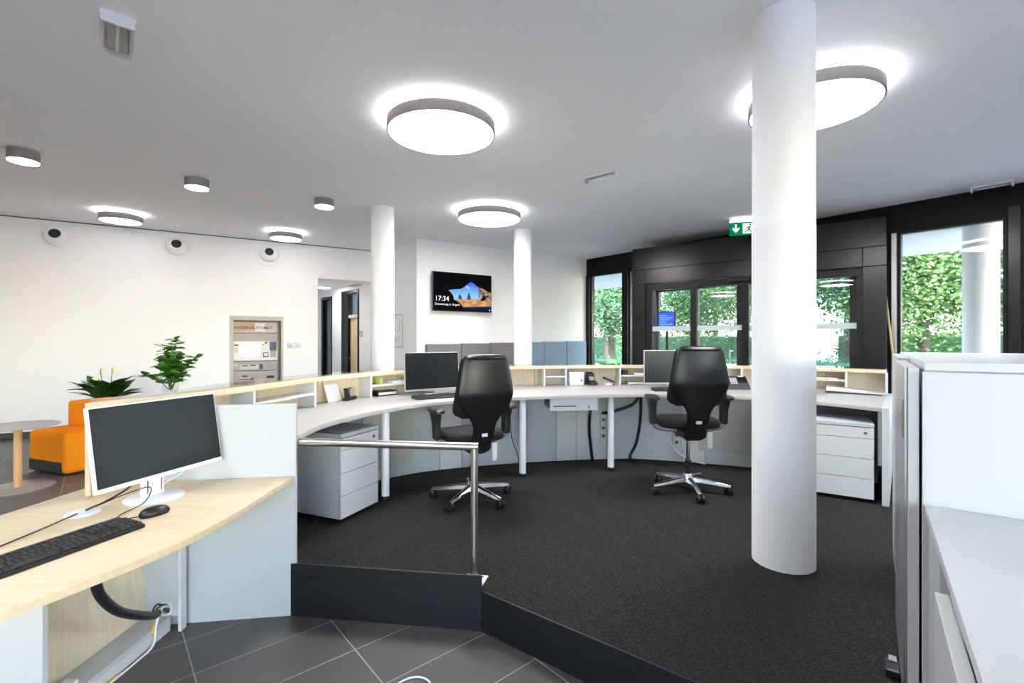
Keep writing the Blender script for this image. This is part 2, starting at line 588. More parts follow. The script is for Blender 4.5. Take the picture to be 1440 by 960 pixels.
# ---------------------------------------------------------------- platform with carpet and black risers
PC = Vector((-0.15, 2.403)); PLf = Vector((-1.18, 2.54)); PR = PC + Vector((0.341, -0.262)) * 2.75
plat = [tuple(PC), tuple(PR), (0.9, -0.6), (4.2, -0.6), (4.4, 3.0), (3.7, 4.75), (2.6, 5.45), (1.25, 5.55), (0, 5.3), (-1.1, 4.6), (-1.5, 3.8), (-1.75, 2.62), tuple(PLf)]
pf = MB().prism(plat, 0.0, PZ - 0.006).build('floor_platform', M_RISER, smooth=False)
tag(pf, 'raised black staff platform behind the counter', kind='structure')
cp = MB().prism([(p[0], p[1]) for p in plat], PZ - 0.006, PZ).build('carpet', M_CARPET, pf, smooth=False)
cp['label'] = 'anthracite speckled carpet'
def riser(p, q, z0, z1, t):
    p = Vector(p); q = Vector(q); d = (q - p).normalized(); n = Vector((d.y, -d.x))
    return MB().prism([tuple(p), tuple(q), tuple(q + n * t), tuple(p + n * t)], z0, z1)
riser(PLf, PC, 0, PZ - 0.004, 0.012).build('riser_board', M_RISER, pf, bevel=0.001)
riser(PC, PR, 0, PZ - 0.002, 0.012).build('riser_board', M_RISER, pf, bevel=0.001)
riser(PLf, PC, PZ - 0.0035, PZ + 0.074, 0.012).build('edge_upstand', M_RISER, pf, bevel=0.001)

# ---------------------------------------------------------------- pillars
def pillar(x, y, r, z0, label):
    e = empty('pillar', (x, y, z0), 0, label, 'pillar', 'round white pillars')
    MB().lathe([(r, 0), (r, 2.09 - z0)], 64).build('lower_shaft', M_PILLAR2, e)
    MB().lathe([(r - 0.0015, 2.09 - z0), (r - 0.0015, CZ - z0)], 64).build('upper_shaft', M_PILLAR, e)
    return e
pillar(1.54, 2.715, 0.160, PZ, 'thick white round pillar standing on the carpet in the foreground')
pillar(-1.793, 6.623, 0.157, 0, 'slim white round pillar left of the television')
pillar(0.183, 7.98, 0.152, 0, 'slim white round pillar in front of the upholstered bench')

# ---------------------------------------------------------------- facade, windows, vestibule
def onf(s): return F0 + UF * s
fr = empty('wall_facade', (*F0, 0), AF, kind='structure')
fr['label'] = 'black steel window facade'
TOP = 2.917
LF = 9.49
# openings: left window (0.09-0.91), slim strip (1.04-1.5), outer doors (1.62-4.6), right window (5.04-5.95), out of view (6.35-8.4)
MB().box(0, LF, 0, 0.16, TOP, CZ).build('head_beam', M_FACADE, fr, bevel=0.004)
for a, b in ((0, 0.10), (1.02, 1.165), (1.68, 1.815), (5.155, 5.642), (6.668, 7.116), (9.2, LF)):
    MB().box(a, b, -0.02 if b < 6.6 else -0.03, 0.16, 0, TOP + 0.002).build('mullion', M_FACADE, fr, bevel=0.004)
MB().box(5.586, 5.637, -0.035, -0.015, 0, TOP - 0.02).build('bright_profile', M_ALU, fr)
for a, b in ((0.10, 1.02), (1.165, 1.68), (5.642, 6.668), (7.116, 9.2)):
    MB().box(a, b, 0.0, 0.14, 0, 0.08).build('sill', M_FACADE, fr)
MB().box(6.69, 6.79, -0.05, -0.028, 0, TOP + .1).build('cover_strip', M_BRONZE, fr, bevel=0.003)
def window(n, a, b, label):
    e = empty('window_%d' % n, (*onf(a), 0), AF, kind='structure')
    e['label'] = label
    w = b - a
    MB().box(0, 0.03, 0.03, 0.12, 0.08, TOP).box(w - 0.03, w, 0.03, 0.12, 0.08, TOP).box(0.03, w - 0.03, 0.03, 0.12, TOP - 0.03, TOP).box(0.03, w - 0.03, 0.03, 0.12, 0.08, 0.12).build('window_frame', M_DOORFR, e, bevel=0.003)
    MB().box(0.03, w - 0.03, 0.07, 0.08, 0.12, TOP - 0.03).build('pane', M_GLASS, e, smooth=False)
window(1, 0.10, 1.02, 'tall window next to the bench wall')
window(2, 1.165, 1.68, 'slim window strip left of the entrance box')
window(3, 5.642, 6.668, 'large window right of the entrance box')
window(4, 7.116, 9.2, 'window farther right along the facade')

vb = empty('door_1', (*B0, 0), AB, kind='structure')
vb['label'] = 'dark metal entrance box with sliding glass doors'
LB = (B1 - B0).length
def vpart(n, x0, x1, z0, z1, y0=0.0, y1=0.05, m=M_BRONZE, bv=0.003):
    return BX(x0, x1, y0, y1, z0, z1).build(n, m, vb, bevel=bv)
vpart('header_panel', 0, LB, 2.740, 3.130)
vpart('header_panel', 0, 0.249, 2.474, 2.734)
vpart('header_panel', 0.254, LB - 0.266, 2.474, 2.734)
vpart('header_panel', LB - 0.260, LB, 2.474, 2.734)
vpart('jamb_panel', 0, 0.251, 0, 2.468)
vpart('jamb_panel', LB - 0.262, LB, 0, 2.468)
BX(0.004, LB - 0.004, 0.03, 0.06, 0.0, 0.01).build('threshold', M_ALU, vb)
BX(0, LB, 0.052, 0.14, 2.48, 3.12).build('header_core', M_FACADE, vb)
BX(0, 0.2, 0.052, 0.14, 0, 2.467).build('jamb_core', M_FACADE, vb)
BX(LB - 0.2, LB, 0.052, 0.14, 0, 2.467).build('jamb_core', M_FACADE, vb)
vpart('door_head', 0.251, LB - 0.262, 2.351, 2.463, 0.03, 0.11, M_DOORFR)
for a, b in ((0.251, 0.37), (1.065, 1.161), (2.69, 2.79), (3.379, LB - 0.262)):
    vpart('door_post', a, b, 0, 2.352, 0.03, 0.11, M_DOORFR)
for a, b, y in ((0.37, 1.065, 0.06), (1.161, 1.883, 0.075), (1.984, 2.69, 0.075), (2.79, 3.379, 0.06)):
    l = BX(a, b, y, y + 0.012, 0.05, 2.352).build('door_pane', M_GLASS, vb, smooth=False)
    BX(a, b, y - 0.002, y - 0.001, 1.617, 1.70).build('frosted_stripe', M_FROST, l, smooth=False)
    BX(a, b, y - 0.02, y + 0.02, 0.0, 0.06).build('bottom_rail', M_DOORFR, l)
vpart('door_post', 1.883, 1.984, 0, 2.352, 0.03, 0.11, M_DOORFR)
s_ = BX(1.68, 2.02, -0.06, 0.03, 2.39, 2.445).build('motion_sensor', M_BLACK, vb, bevel=0.008)
BX(0.095, 0.162, -0.012, 0.0, 1.864, 1.909).build('key_switch', M_BLACK, vb, bevel=0.003)
# vestibule sides and roof running out to the facade line
def vside(x, ln):
    BX(x, x + 0.06, 0.14, ln, 0, 3.12).build('side_wall', M_DOORFR, vb)
vside(0.0, 1.1)
MB().prism([(0, 0.14), (LB, 0.14), (LB + .05, 0.2), (0.2, 1.1)], 3.05, 3.12).build('box_roof', M_FACADE, vb, smooth=False)
MB().prism([(0.06, 0.14), (LB, 0.14), (LB + .05, 0.2), (0.2, 1.05)], 2.50, 2.54).build('box_ceiling', M_DOORFR, vb, smooth=False)
# outer entrance doors in the facade line
od = empty('door_4', (*onf(1.815), 0), AF, kind='structure')
od['label'] = 'outer glass entrance doors of the vestibule'
for a, b in ((0, 0.067), (0.81, 0.90), (1.62, 1.71), (2.44, 2.53), (3.27, 3.34)):
    BX(a, b, 0.03, 0.1, 0, 2.4).build('door_post', M_DOORFR, od, bevel=0.003)
BX(0, 3.34, 0.02, 0.12, 2.4, TOP).build('door_head', M_FACADE, od)
for a, b in ((0.067, 0.81), (0.90, 1.62), (1.71, 2.44), (2.53, 3.27)):
    BX(a, b, 0.06, 0.07, 0.04, 2.4).build('door_pane', M_GLASS, od, smooth=False)
for x in (1.53, 1.80):
    MB().tube([(x, -0.03, 1.0), (x, -0.03, 1.3)], 0.012).box(x - .01, x + .01, -0.03, 0.06, 1.02, 1.04).box(x - .01, x + .01, -0.03, 0.06, 1.26, 1.28).build('door_handle', M_ALU, od)
# glowing panel added in place of a blue screen reflected in the glass
idp = B0 + UB * 0.52 + Vector((0.648, 0.7615)) * 0.32
iq = empty('screen_reflection', (idp.x, idp.y, 0), AB, 'added blue glowing panel imitating a screen reflection in the entrance glass', 'display')
BX(-0.16, 0.16, 0.0, 0.05, 1.62, 1.98).build('reflection_case', M_DOORFR, iq, bevel=0.004)
BX(-0.145, 0.145, -0.002, 0.0, 1.635, 1.965).build('screen', emit_mat('blue reflection glow', (40, 84, 235), 0.6), iq)
for k in range(7):
    BX(-0.13, 0.06 + 0.06 * ((k * 37) % 3 - 1), -0.0035, -0.002, 1.66 + 0.04 * k, 1.672 + 0.04 * k).build('text_line', emit_mat('reflection line', (150, 185, 255), 0.6), iq)
BX(-0.02, 0.02, 0.01, 0.04, 0.02, 1.62).build('stand', M_DOORFR, iq)
BX(-0.15, 0.15, -0.1, 0.15, 0.0, 0.02).build('foot', M_DOORFR, iq)

# ---------------------------------------------------------------- outside
NF = Vector((-UF.y, UF.x))      # outward
def out(s, d): return onf(s) + NF * d
gp = MB().prism([tuple(out(-4, 0.17)), tuple(out(16, 0.17)), tuple(out(16, 7)), tuple(out(-4, 7))], -0.25, -0.03).build('ground_paving', M_PAVE, smooth=False)
tag(gp, 'pale paving outside the windows', kind='structure')
gg = MB().prism([tuple(out(-40, 7)), tuple(out(50, 7)), tuple(out(50, 70)), tuple(out(-40, 70))], -0.25, -0.05).build('ground_lawn', M_GRASS, smooth=False)
tag(gg, 'sunlit lawn beyond the paving', kind='structure')
so = MB().prism([tuple(out(-4, 0.16)), tuple(out(14, 0.16)), tuple(out(14, 4.0)), tuple(out(-4, 4.0))], 3.13, 3.5).build('ceiling_soffit', M_SOFFIT, smooth=False)
tag(so, 'white soffit of the canopy outside', kind='structure')
op = empty('outside_column', (6.836, 6.97, -0.03), 0, 'white round column under the canopy outside the right window', 'column')
MB().lathe([(0.2, 0), (0.2, 3.16)], 48).build('shaft', M_SOFFIT, op)
MB().lathe([(0.22, 0), (0.22, 0.06), (0.205, 0.07)], 48).build('base_ring', M_GPLAST, op)

def leaf_cloud(mb, c, rad, n, size, rnd):
    for _ in range(n):
        d = Vector((rnd.gauss(0, 1), rnd.gauss(0, 1), rnd.gauss(0, 1))).normalized() * (rnd.random() ** 0.45)
        p = Vector(c) + Vector((d.x * rad[0], d.y * rad[1], d.z * rad[2]))
        a = Vector((rnd.gauss(0, 1), rnd.gauss(0, 1), rnd.gauss(0, .6))).normalized()
        b = a.cross(Vector((rnd.gauss(0, 1), rnd.gauss(0, 1), rnd.gauss(0, 1)))).normalized()
        s = size * rnd.uniform(0.6, 1.3)
        mb.add([p - a * s, p + b * s * 0.5, p + a * s, p - b * s * 0.5], [(0, 1, 2, 3)])
def tree(s, d, h, r, label, m, seed):
    rnd = random.Random(seed)
    p = out(s, d)
    e = empty('leafy_tree', (p.x, p.y, -0.06), rnd.random() * 6, label, 'tree', 'trees outside the windows')
    MB().tube([(0, 0, 0), (0.05, 0.02, h * .3), (0.0, 0.05, h * .55), (0.1, 0, h * .8)], [0.16, 0.13, 0.1, 0.03], 10).build('trunk', M_BARK, e)
    mb = MB()
    for k in range(9):
        a = rnd.random() * 6.28
        q = r * 0.55 * rnd.random()
        zc = h * rnd.uniform(0.38, 0.85)
        leaf_cloud(mb, (q * math.cos(a), q * math.sin(a), zc), (r * .62, r * .62, h * .2), 1500, 0.07, rnd)
    o = mb.build('foliage', m, e, smooth=False, recalc=False)
    o['kind'] = 'stuff'
spots = [(-5.8, 7.9, 5.5, 2.0, 1, 'leafy tree filling the tall window beside the bench'),
         (-3.3, 10.0, 6.5, 2.2, 0, 'leafy tree seen through the leftmost entrance door pane'),
         (-0.6, 9.6, 6.0, 2.2, 0, 'leafy tree seen through the middle entrance doors'),
         (2.2, 9.8, 6.0, 2.2, 1, 'leafy tree seen through the rightmost entrance door pane'),
         (4.2, 8.8, 5.5, 2.0, 0, 'light green tree in the large right window'),
         (6.6, 9.6, 6.0, 2.1, 0, 'leafy tree behind the white outside column'),
         (-10.5, 13, 8, 3.0, 0, 'taller tree behind the one filling the tall window'),
         (-5.6, 16, 8, 3.0, 1, 'taller tree in the second row left of the entrance middle'),
         (0.2, 17.5, 8.5, 3.2, 0, 'taller tree in the second row right of the entrance middle'),
         (4.8, 16, 8.5, 3.2, 1, 'taller tree in the second row in the large right window')]
for q in ((-16, 26), (-8, 27), (-1, 28), (6, 27), (13, 24)):
    spots.append((*q, 10, 4.2, 1, 'tall pale tree in the farthest row outside'))
for k, (s, d, h, r, mk, lab) in enumerate(spots):
    tree(s, d, h, r, lab, (M_TREE1, M_TREE2)[mk], 50 + k)
hrnd = random.Random(3)
hedges = [(8.2, 6.6, 4.4, 0.62, 'trimmed green hedge seen through the right window'),
          (3.4, 8.0, 4.6, 0.5, 'trimmed green hedge opposite the entrance doors, right half'),
          (-1.6, 8.0, 4.6, 0.5, 'trimmed green hedge opposite the entrance doors, left half'),
          (-6.4, 6.6, 4.2, 0.45, 'trimmed green hedge seen through the tall left window'),
          (5.5, 13.0, 9.0, 1.0, 'tall dense hedge behind the trees, right stretch'),
          (-4.0, 13.0, 9.0, 1.0, 'tall dense hedge behind the trees, middle stretch'),
          (-14.0, 13.5, 9.0, 1.0, 'tall dense hedge behind the trees, left stretch')]
for (s, d, ln, hh, lab) in hedges:
    p = out(s, d)
    hb = empty('hedge', (p.x, p.y, -0.06), AF, lab, 'hedge')
    mb = MB()
    for i in range(int(ln / 0.4)):
        leaf_cloud(mb, (-ln / 2 + 0.4 * i, 0, hh), (0.42, 0.5, hh), 420, 0.05, hrnd)
    MB().box(-ln / 2, ln / 2 - .4, -0.3, 0.3, 0.02, hh * 1.7).build('inner_mass', M_HEDGE, hb, bevel=0.1)
    o = mb.build('foliage', M_HEDGE, hb, smooth=False, recalc=False)
    o['kind'] = 'stuff'

# ---------------------------------------------------------------- ceiling lamps
def big_lamp(x, y, d, label, group):
    e = empty('ceiling_lamp', (x, y, CZ), 0, label, 'lamp', group)
    e.scale = (K, K, K)
    r = d / 2
    ring = MB().lathe([(r, -0.115), (r, -0.04), (r - 0.015, -0.035), (r - 0.015, -0.10), (r - 0.01, -0.115)], 64)
    ring.f = [f for f in ring.f if len(f) == 4]
    n = 64
    for k in range(n):
        l = (k + 1) % n
        ring.f.append([4 * n + k, 4 * n + l, l, k])
    ring.build('housing_ring', M_RINGG, e)
    MB().lathe([(r - 0.011, -0.113), (r - 0.011, -0.104)], 64).build('diffuser', M_LIT if d > 0.6 else M_LITM, e)
    MB().lathe([(r - 0.016, -0.06), (r - 0.016, -0.05)], 64).build('uplight_diffuser', M_LITUP, e)
    MB().lathe([(0.07, -0.05), (0.07, 0.0)], 24).build('ceiling_mount', M_WPLAST, e)
    return e
big_lamp(-0.584, 3.961, 0.79, 'large round glowing ceiling lamp above the left office chair, nearest the middle', 'large round ceiling lamps')
big_lamp(-0.322, 6.764, 0.79, 'large round glowing ceiling lamp between the two slim pillars', 'large round ceiling lamps')
big_lamp(2.224, 3.53, 0.77, 'large round glowing ceiling lamp half hidden by the thick pillar', 'large round ceiling lamps')
big_lamp(-5.621, 6.867, 0.455, 'medium round glowing ceiling lamp above the orange chair wall', 'medium round ceiling lamps')
big_lamp(-3.818, 8.07, 0.45, 'medium round glowing ceiling lamp in front of the pay machine', 'medium round ceiling lamps')
for (x, y) in ((-2.4, 0.2), (4.9, 0.4), (-6.2, 1.6)):  # unseen lamps added to light the foreground
    big_lamp(x, y, 0.79, 'added unseen round lamp behind or beside the viewer, brightening the foreground', 'added unseen fill lamps')
def small_lamp(x, y, label, z=CZ, d=0.213):
    e = empty('ceiling_spot', (x, y, z), 0, label, 'lamp', 'small round ceiling lamps')
    e.scale = (K, K, K)
    r = d / 2
    MB().lathe([(r, -0.085), (r, 0.0)], 40).build('housing', M_RINGG, e)
    MB().lathe([(r - 0.004, -0.093), (r - 0.004, -0.0855)], 40).build('diffuser', M_LITS, e)
small_lamp(-4.742, 4.638, 'small round surface lamp at the far left of the ceiling')
small_lamp(-3.592, 5.447, 'small round surface lamp, middle one of the row of three')
small_lamp(-2.445, 6.224, 'small round surface lamp nearest the slim pillar')
p = Vector((-4.2, 10.7))
e = empty('corridor_lamp', (p.x, p.y, 2.656), 0, 'flat round glowing lamp on the corridor ceiling', 'lamp')
MB().lathe([(0.13, -0.03), (0.13, 0)], 32).build('housing', M_WPLAST, e)
MB().lathe([(0.12, -0.036), (0.12, -0.0305)], 32).build('diffuser', emit_mat('corridor lamp diffuser', (255, 252, 248), LAMP * 2.2), e)
e = empty('ceiling_vent', (-3.42, 10.42, 2.656), AC, 'flat grey air vent on the corridor ceiling', 'vent')
MB().box(-0.22, 0.22, -0.08, 0.08, -0.015, 0).build('vent_frame', M_GPLAST, e)
for k in range(4): MB().box(-0.2, 0.2, -0.065 + 0.035 * k, -0.05 + 0.035 * k, -0.018, -0.015).build('slat', M_MACH, e)

def emergency(x, y, ln, w, rz, label):
    e = empty('emergency_light', (x, y, CZ), rz, label, 'light', 'emergency lights')
    e.scale = (K, K, K)
    MB().box(-ln / 2, ln / 2, -w / 2, w / 2, -0.022, 0).build('base', M_WPLAST, e, bevel=0.004)
    MB().box(-ln / 2 + 0.015, ln / 2 - 0.015, -w / 2 + 0.012, w / 2 - 0.012, -0.055, -0.022).build('clear_cover', M_CLEAR, e, bevel=0.008)
    MB().box(-ln / 2 + 0.03, ln / 2 - 0.03, -w / 2 + 0.03, w / 2 - 0.03, -0.03, -0.0225).build('reflector', M_SILVER, e)
    MB().tube([(-ln / 2 + 0.05, 0, -0.036), (ln / 2 - 0.05, 0, -0.036)], 0.007, 10).build('tube_lamp', M_WPLAST, e)
    for xa in (-ln / 2, ln / 2 - 0.015): MB().box(xa, xa + 0.015, -w / 2 + .005, w / 2 - .005, -0.057, -0.022).build('end_cap', M_WPLAST, e, bevel=0.002)
emergency(-2.344, 2.84, 0.38, 0.145, R(130), 'clear boxed emergency light at the upper left of the ceiling')
emergency(0.98, 5.267, 0.36, 0.085, R(-39), 'slim emergency light near the middle of the ceiling')
emergency(5.625, 5.603, 0.32, 0.08, AF, 'slim emergency light above the large right window')

# exit sign
ex = empty('exit_sign', (3.474, 7.194, CZ), R(-20), 'green emergency exit sign with arrow hanging by the entrance', 'sign')
ex.scale = (K, K, K)
MB().box(-0.17, 0.17, -0.03, 0.03, -0.055, 0).build('lamp_housing', M_WPLAST, ex, bevel=0.004)
MB().box(-0.16, 0.16, -0.034, -0.031, -0.05, -0.02).build('light_strip', emit_mat('exit strip', (255, 255, 255), 2.5), ex)
pl_ = MB().box(-0.165, 0.165, -0.008, 0.008, -0.225, -0.055).build('sign_plate', M_GREEN, ex)
def flat(poly, y0, y1):
    mb = MB()
    n = len(poly)
    vs = [(x, y0, z) for x, z in poly] + [(x, y1, z) for x, z in poly]
    fs = [tuple(range(n)), tuple(range(2 * n - 1, n - 1, -1))] + [(i, (i + 1) % n, n + (i + 1) % n, n + i) for i in range(n)]
    return mb.add(vs, fs)
ar = [(-0.095, -0.075), (-0.075, -0.075), (-0.075, -0.14), (-0.045, -0.115), (-0.045, -0.145), (-0.085, -0.19), (-0.125, -0.145), (-0.125, -0.115), (-0.095, -0.14)]
flat(ar, -0.0105, -0.0085).build('arrow', M_SIGNW, pl_, smooth=False)
flat([(0.0, -0.07), (0.15, -0.07), (0.15, -0.205), (0.0, -0.205)], -0.0105, -0.0085).build('door_symbol', M_SIGNW, pl_, smooth=False)
man = MB()
for poly in ([(0.07, -0.115), (0.10, -0.105), (0.085, -0.155), (0.06, -0.15)], [(0.06, -0.15), (0.082, -0.15), (0.06, -0.175), (0.022, -0.196), (0.015, -0.186), (0.045, -0.168)],
             [(0.066, -0.15), (0.086, -0.152), (0.105, -0.172), (0.12, -0.2), (0.105, -0.203), (0.09, -0.178)], [(0.07, -0.117), (0.03, -0.132), (0.035, -0.145), (0.066, -0.13)],
             [(0.095, -0.108), (0.115, -0.135), (0.14, -0.13), (0.14, -0.118), (0.12, -0.12), (0.1, -0.1)], [(0.088 + .014 * math.cos(a * .785), -0.089 + .014 * math.sin(a * .785)) for a in range(8)]):
    f_ = flat(poly, -0.012, -0.0106)
    man.add(f_.v, f_.f)
man.build('running_figure', M_GREEN, pl_, smooth=False)

# ---------------------------------------------------------------- wall speakers / air nozzles
def nozzle(s, label):
    p = onw(s)
    e = empty('air_nozzle', (p.x, p.y, 3.035), AW, label, 'nozzle', 'round wall air nozzles')
    e.scale = (K, K, K)
    Mx = Matrix.Rotation(R(90), 4, 'X')          # local z -> -y (into the room)
    MB().lathe([(0.195, 0.0), (0.195, 0.006), (0.175, 0.014), (0.155, 0.010), (0.15, 0.004)], 48, M=Mx).build('flange', M_PILLAR, e)
    Mt = Matrix.Translation((0, 0, 0.0)) @ Matrix.Rotation(R(90 - 14), 4, 'X')
    prof = [(0.135 * math.cos(a), 0.012 + 0.135 * math.sin(a) * 0.85) for a in [R(x) for x in (0, 12, 25, 38, 50, 60)]]
    MB().lathe(prof, 48, M=Mt).build('ball_housing', M_PILLAR, e)
    z = prof[-1][1]
    MB().lathe([(0.0635, z - .002), (0.064, z + 0.003), (0.058, z + 0.004)], 40, M=Mt).build('opening', M_BLACK, e)
nozzle(0.6169, 'round white air nozzle with black opening, leftmost of three on the wall')
nozzle(2.1244, 'round white air nozzle with black opening, middle of three on the wall')
nozzle(3.5114, 'round white air nozzle with black opening, rightmost of three on the wall')

# ---------------------------------------------------------------- pay machine in its niche
p = onw((niche[0] + niche[1]) / 2)
km = empty('pay_machine', (p.x, p.y, -0.175), AW, 'grey pay machine with touch screen set into the white wall', 'machine')
km.scale = (K, K, K)
W2 = (niche[1] - niche[0]) / 2 / K
fw = 0.055
MB().box(-W2, -W2 + fw, -0.01, 0.2, 0.17, 1.845).box(W2 - fw + .02, W2, -0.01, 0.2, 0.17, 1.845).box(-W2 + fw, W2 - fw + .02, -0.01, 0.2, 1.775, 1.845).build('niche_frame', M_MACHL, km, bevel=0.003)
xl, xr = -W2 + fw, W2 - fw + .02
def kp(n, x0, x1, z0, z1, y0, y1, m, bv=0.002, par=None):
    return BX(x0, x1, y0, y1, z0, z1).build(n, m, par or km, bevel=bv)
sgn = kp('sign_panel', xl, xr - .05, 1.575, 1.745, 0.05, 0.2, M_MACHL)
kp('orange_print', xl, xl + 0.3, 1.60, 1.735, 0.048, 0.0495, mat('sign print', (196, 160, 138), 0.5), 0, sgn)
kp('white_print', xl + 0.3, xl + 0.45, 1.60, 1.735, 0.048, 0.0495, mat('sign print white', (222, 216, 212), 0.5), 0, sgn)
text_part('lettering', 'KASSENAUTOMAT', 0.066, mat('dark lettering', (58, 42, 38), 0.6), sgn, (xl + 0.008, 0.046, 1.635), (R(90), 0, 0), 0.0008, bold=True)
kp('upper_panel', xl, xr - .05, 1.445, 1.57, 0.07, 0.2, M_MACH)
wp = kp('control_panel', xl, xr - .05, 1.125, 1.44, 0.03, 0.2, mat('machine white', (226, 224, 224), 0.4))
kp('touch_screen', -0.225, 0.055, 1.178, 1.388, 0.024, 0.0295, emit_mat('touch screen', (226, 240, 255), 0.42), 0, wp)
kp('screen_bezel', -0.236, 0.066, 1.168, 1.398, 0.0262, 0.0298, M_SILVER, 0, wp)
kp('slot', xl + .01, xl + .065, 1.365, 1.385, 0.024, 0.03, M_BLACK, 0, wp)
kp('label', xl + .015, xl + .06, 1.26, 1.34, 0.0275, 0.03, M_GPLAST, 0, wp)
kp('coin_slot', 0.085, 0.165, 1.178, 1.255, 0.018, 0.03, M_BLACK, 0.004, wp)
kp('coin_plate', 0.095, 0.155, 1.195, 1.245, 0.012, 0.018, M_WPLAST, 0.002, wp)
kp('card_terminal', 0.185, 0.285, 1.29, 1.43, -0.005, 0.03, mat('terminal blue', (34, 40, 92), 0.35), 0.006, wp)
kp('card_terminal_base', 0.195, 0.28, 1.175, 1.285, 0.01, 0.03, M_MACH, 0.004, wp)
kp('indicator', 0.115, 0.15, 1.40, 1.425, 0.022, 0.03, mat('indicator', (70, 60, 110), 0.4), 0.002, wp)
kp('button', 0.083, 0.1, 1.375, 1.392, 0.022, 0.03, M_BLACK, 0.002, wp)
mp_ = kp('middle_panel', xl, xr - .05, 0.965, 1.115, 0.05, 0.2, M_MACH)
kp('receipt_tray', -0.245, 0.03, 0.985, 1.06, 0.035, 0.05, M_GPLAST, 0.003, mp_)
kp('tray_slot', -0.215, -0.13, 1.035, 1.05, 0.03, 0.036, M_BLACK, 0, mp_)
kp('tray_slot', -0.10, -0.02, 1.04, 1.055, 0.03, 0.036, M_BLACK, 0, mp_)
kp('coin_cup', 0.035, 0.085, 0.985, 1.06, 0.03, 0.05, M_DGREY, 0.004, mp_)
kp('paper_label', xl + 0.0, xl + .055, 1.03, 1.09, 0.047, 0.05, M_GPLAST, 0, mp_)
lp_ = kp('lower_panel', xl, xr - .05, 0.17, 0.955, 0.05, 0.2, M_MACH)
kp('note_slot', -0.275, -0.10, 0.80, 0.84, 0.025, 0.05, M_SILVER, 0.004, lp_)
kp('note_slot_gap', -0.27, -0.105, 0.815, 0.825, 0.022, 0.026, M_BLACK, 0, lp_)
kp('slot_hood', -0.21, -0.14, 0.86, 0.885, 0.03, 0.05, M_BLACK, 0.003, lp_)
kp('slot_lock', -0.095, -0.045, 0.81, 0.84, 0.035, 0.05, M_DGREY, 0.003, lp_)
kp('ticket_reader', 0.14, 0.25, 0.83, 0.87, 0.03, 0.05, M_BLACK, 0.004, lp_)
MB().box(xl - .02, xr + .02, 0.2, 0.5, 0.17, 1.84).build('cabinet_body', M_MACH, km)

for s, lab in ((3.8702, 'small white wall socket box, left of the two beside the pay machine'), (4.0051, 'small white wall socket box, right of the two beside the pay machine')):
    p = onw(s)
    e = empty('wall_socket', (p.x, p.y, 1.362), AW, lab, 'socket', 'wall sockets')
    e.scale = (K, K, K)
    MB().box(-0.045, 0.045, -0.04, 0, -0.045, 0.05).build('box', M_WPLAST, e, bevel=0.006)
    MB().box(-0.03, 0.03, -0.044, -0.039, -0.03, 0.005).build('socket_face', M_GPLAST, e, bevel=0.003)
# corridor door signs
def csign(px, z, w, h, label):
    p = C0 + UC * onc(px)
    e = empty('door_sign', (p.x, p.y, z), AC, label, 'sign', 'small door signs')
    MB().box(-w / 2, w / 2, 0.0, 0.012, -h / 2, h / 2).build('plate', M_MACH, e, bevel=0.002)
    MB().box(-w / 2 + .015, w / 2 - .015, 0.012, 0.014, -h / 2 + .015, h / 2 - .015).build('insert', M_GPLAST, e)
csign(508, 1.457 - (469 - 478) / 672 * 10.1, 0.12, 0.13, 'small grey door sign right of the oak corridor door')
e = empty('door_sign', (-4.99, 12.888, 1.457 + 6 / 672 * 12.8), 0, 'small grey door sign on the far corridor wall', 'sign', 'small door signs')
MB().box(-0.08, 0.08, -0.012, 0, -0.08, 0.08).build('plate', M_MACH, e, bevel=0.002)
MB().box(-0.065, 0.065, -0.014, -0.012, -0.065, 0.065).build('insert', M_GPLAST, e)

# framed plan on the return wall
JD = (T0 - Vector((-2.60, 9.749))).normalized(); AJ = math.atan2(JD.y, JD.x)
pp = Vector((-2.202, 9.228))
e = empty('framed_plan', (pp.x, pp.y, 1.634), AJ, 'framed evacuation plan on the return wall beside the slim pillar', 'sign')
e.scale = (K, K, K)
MB().box(-0.2, 0.2, -0.012, 0, -0.28, 0.28).build('paper', M_PAPER, e)
MB().box(-0.205, 0.205, -0.018, 0.0, 0.265, 0.285).box(-0.205, 0.205, -0.018, 0.0, -0.285, -0.265).box(-0.205, -0.195, -0.018, 0, -0.265, 0.265).box(0.195, 0.205, -0.018, 0, -0.265, 0.265).build('frame', M_ALU, e)
rr = random.Random(4)
mb = MB()
for k in range(16):
    x = rr.uniform(-0.16, 0.12); z = rr.uniform(-0.22, 0.2)
    if k % 2: mb.box(x, x + rr.uniform(.03, .12), -0.0135, -0.0122, z, z + 0.006)
    else: mb.box(x, x + 0.006, -0.0135, -0.0122, z, z + rr.uniform(.03, .12))
mb.build('plan_lines', M_DGREY, e)

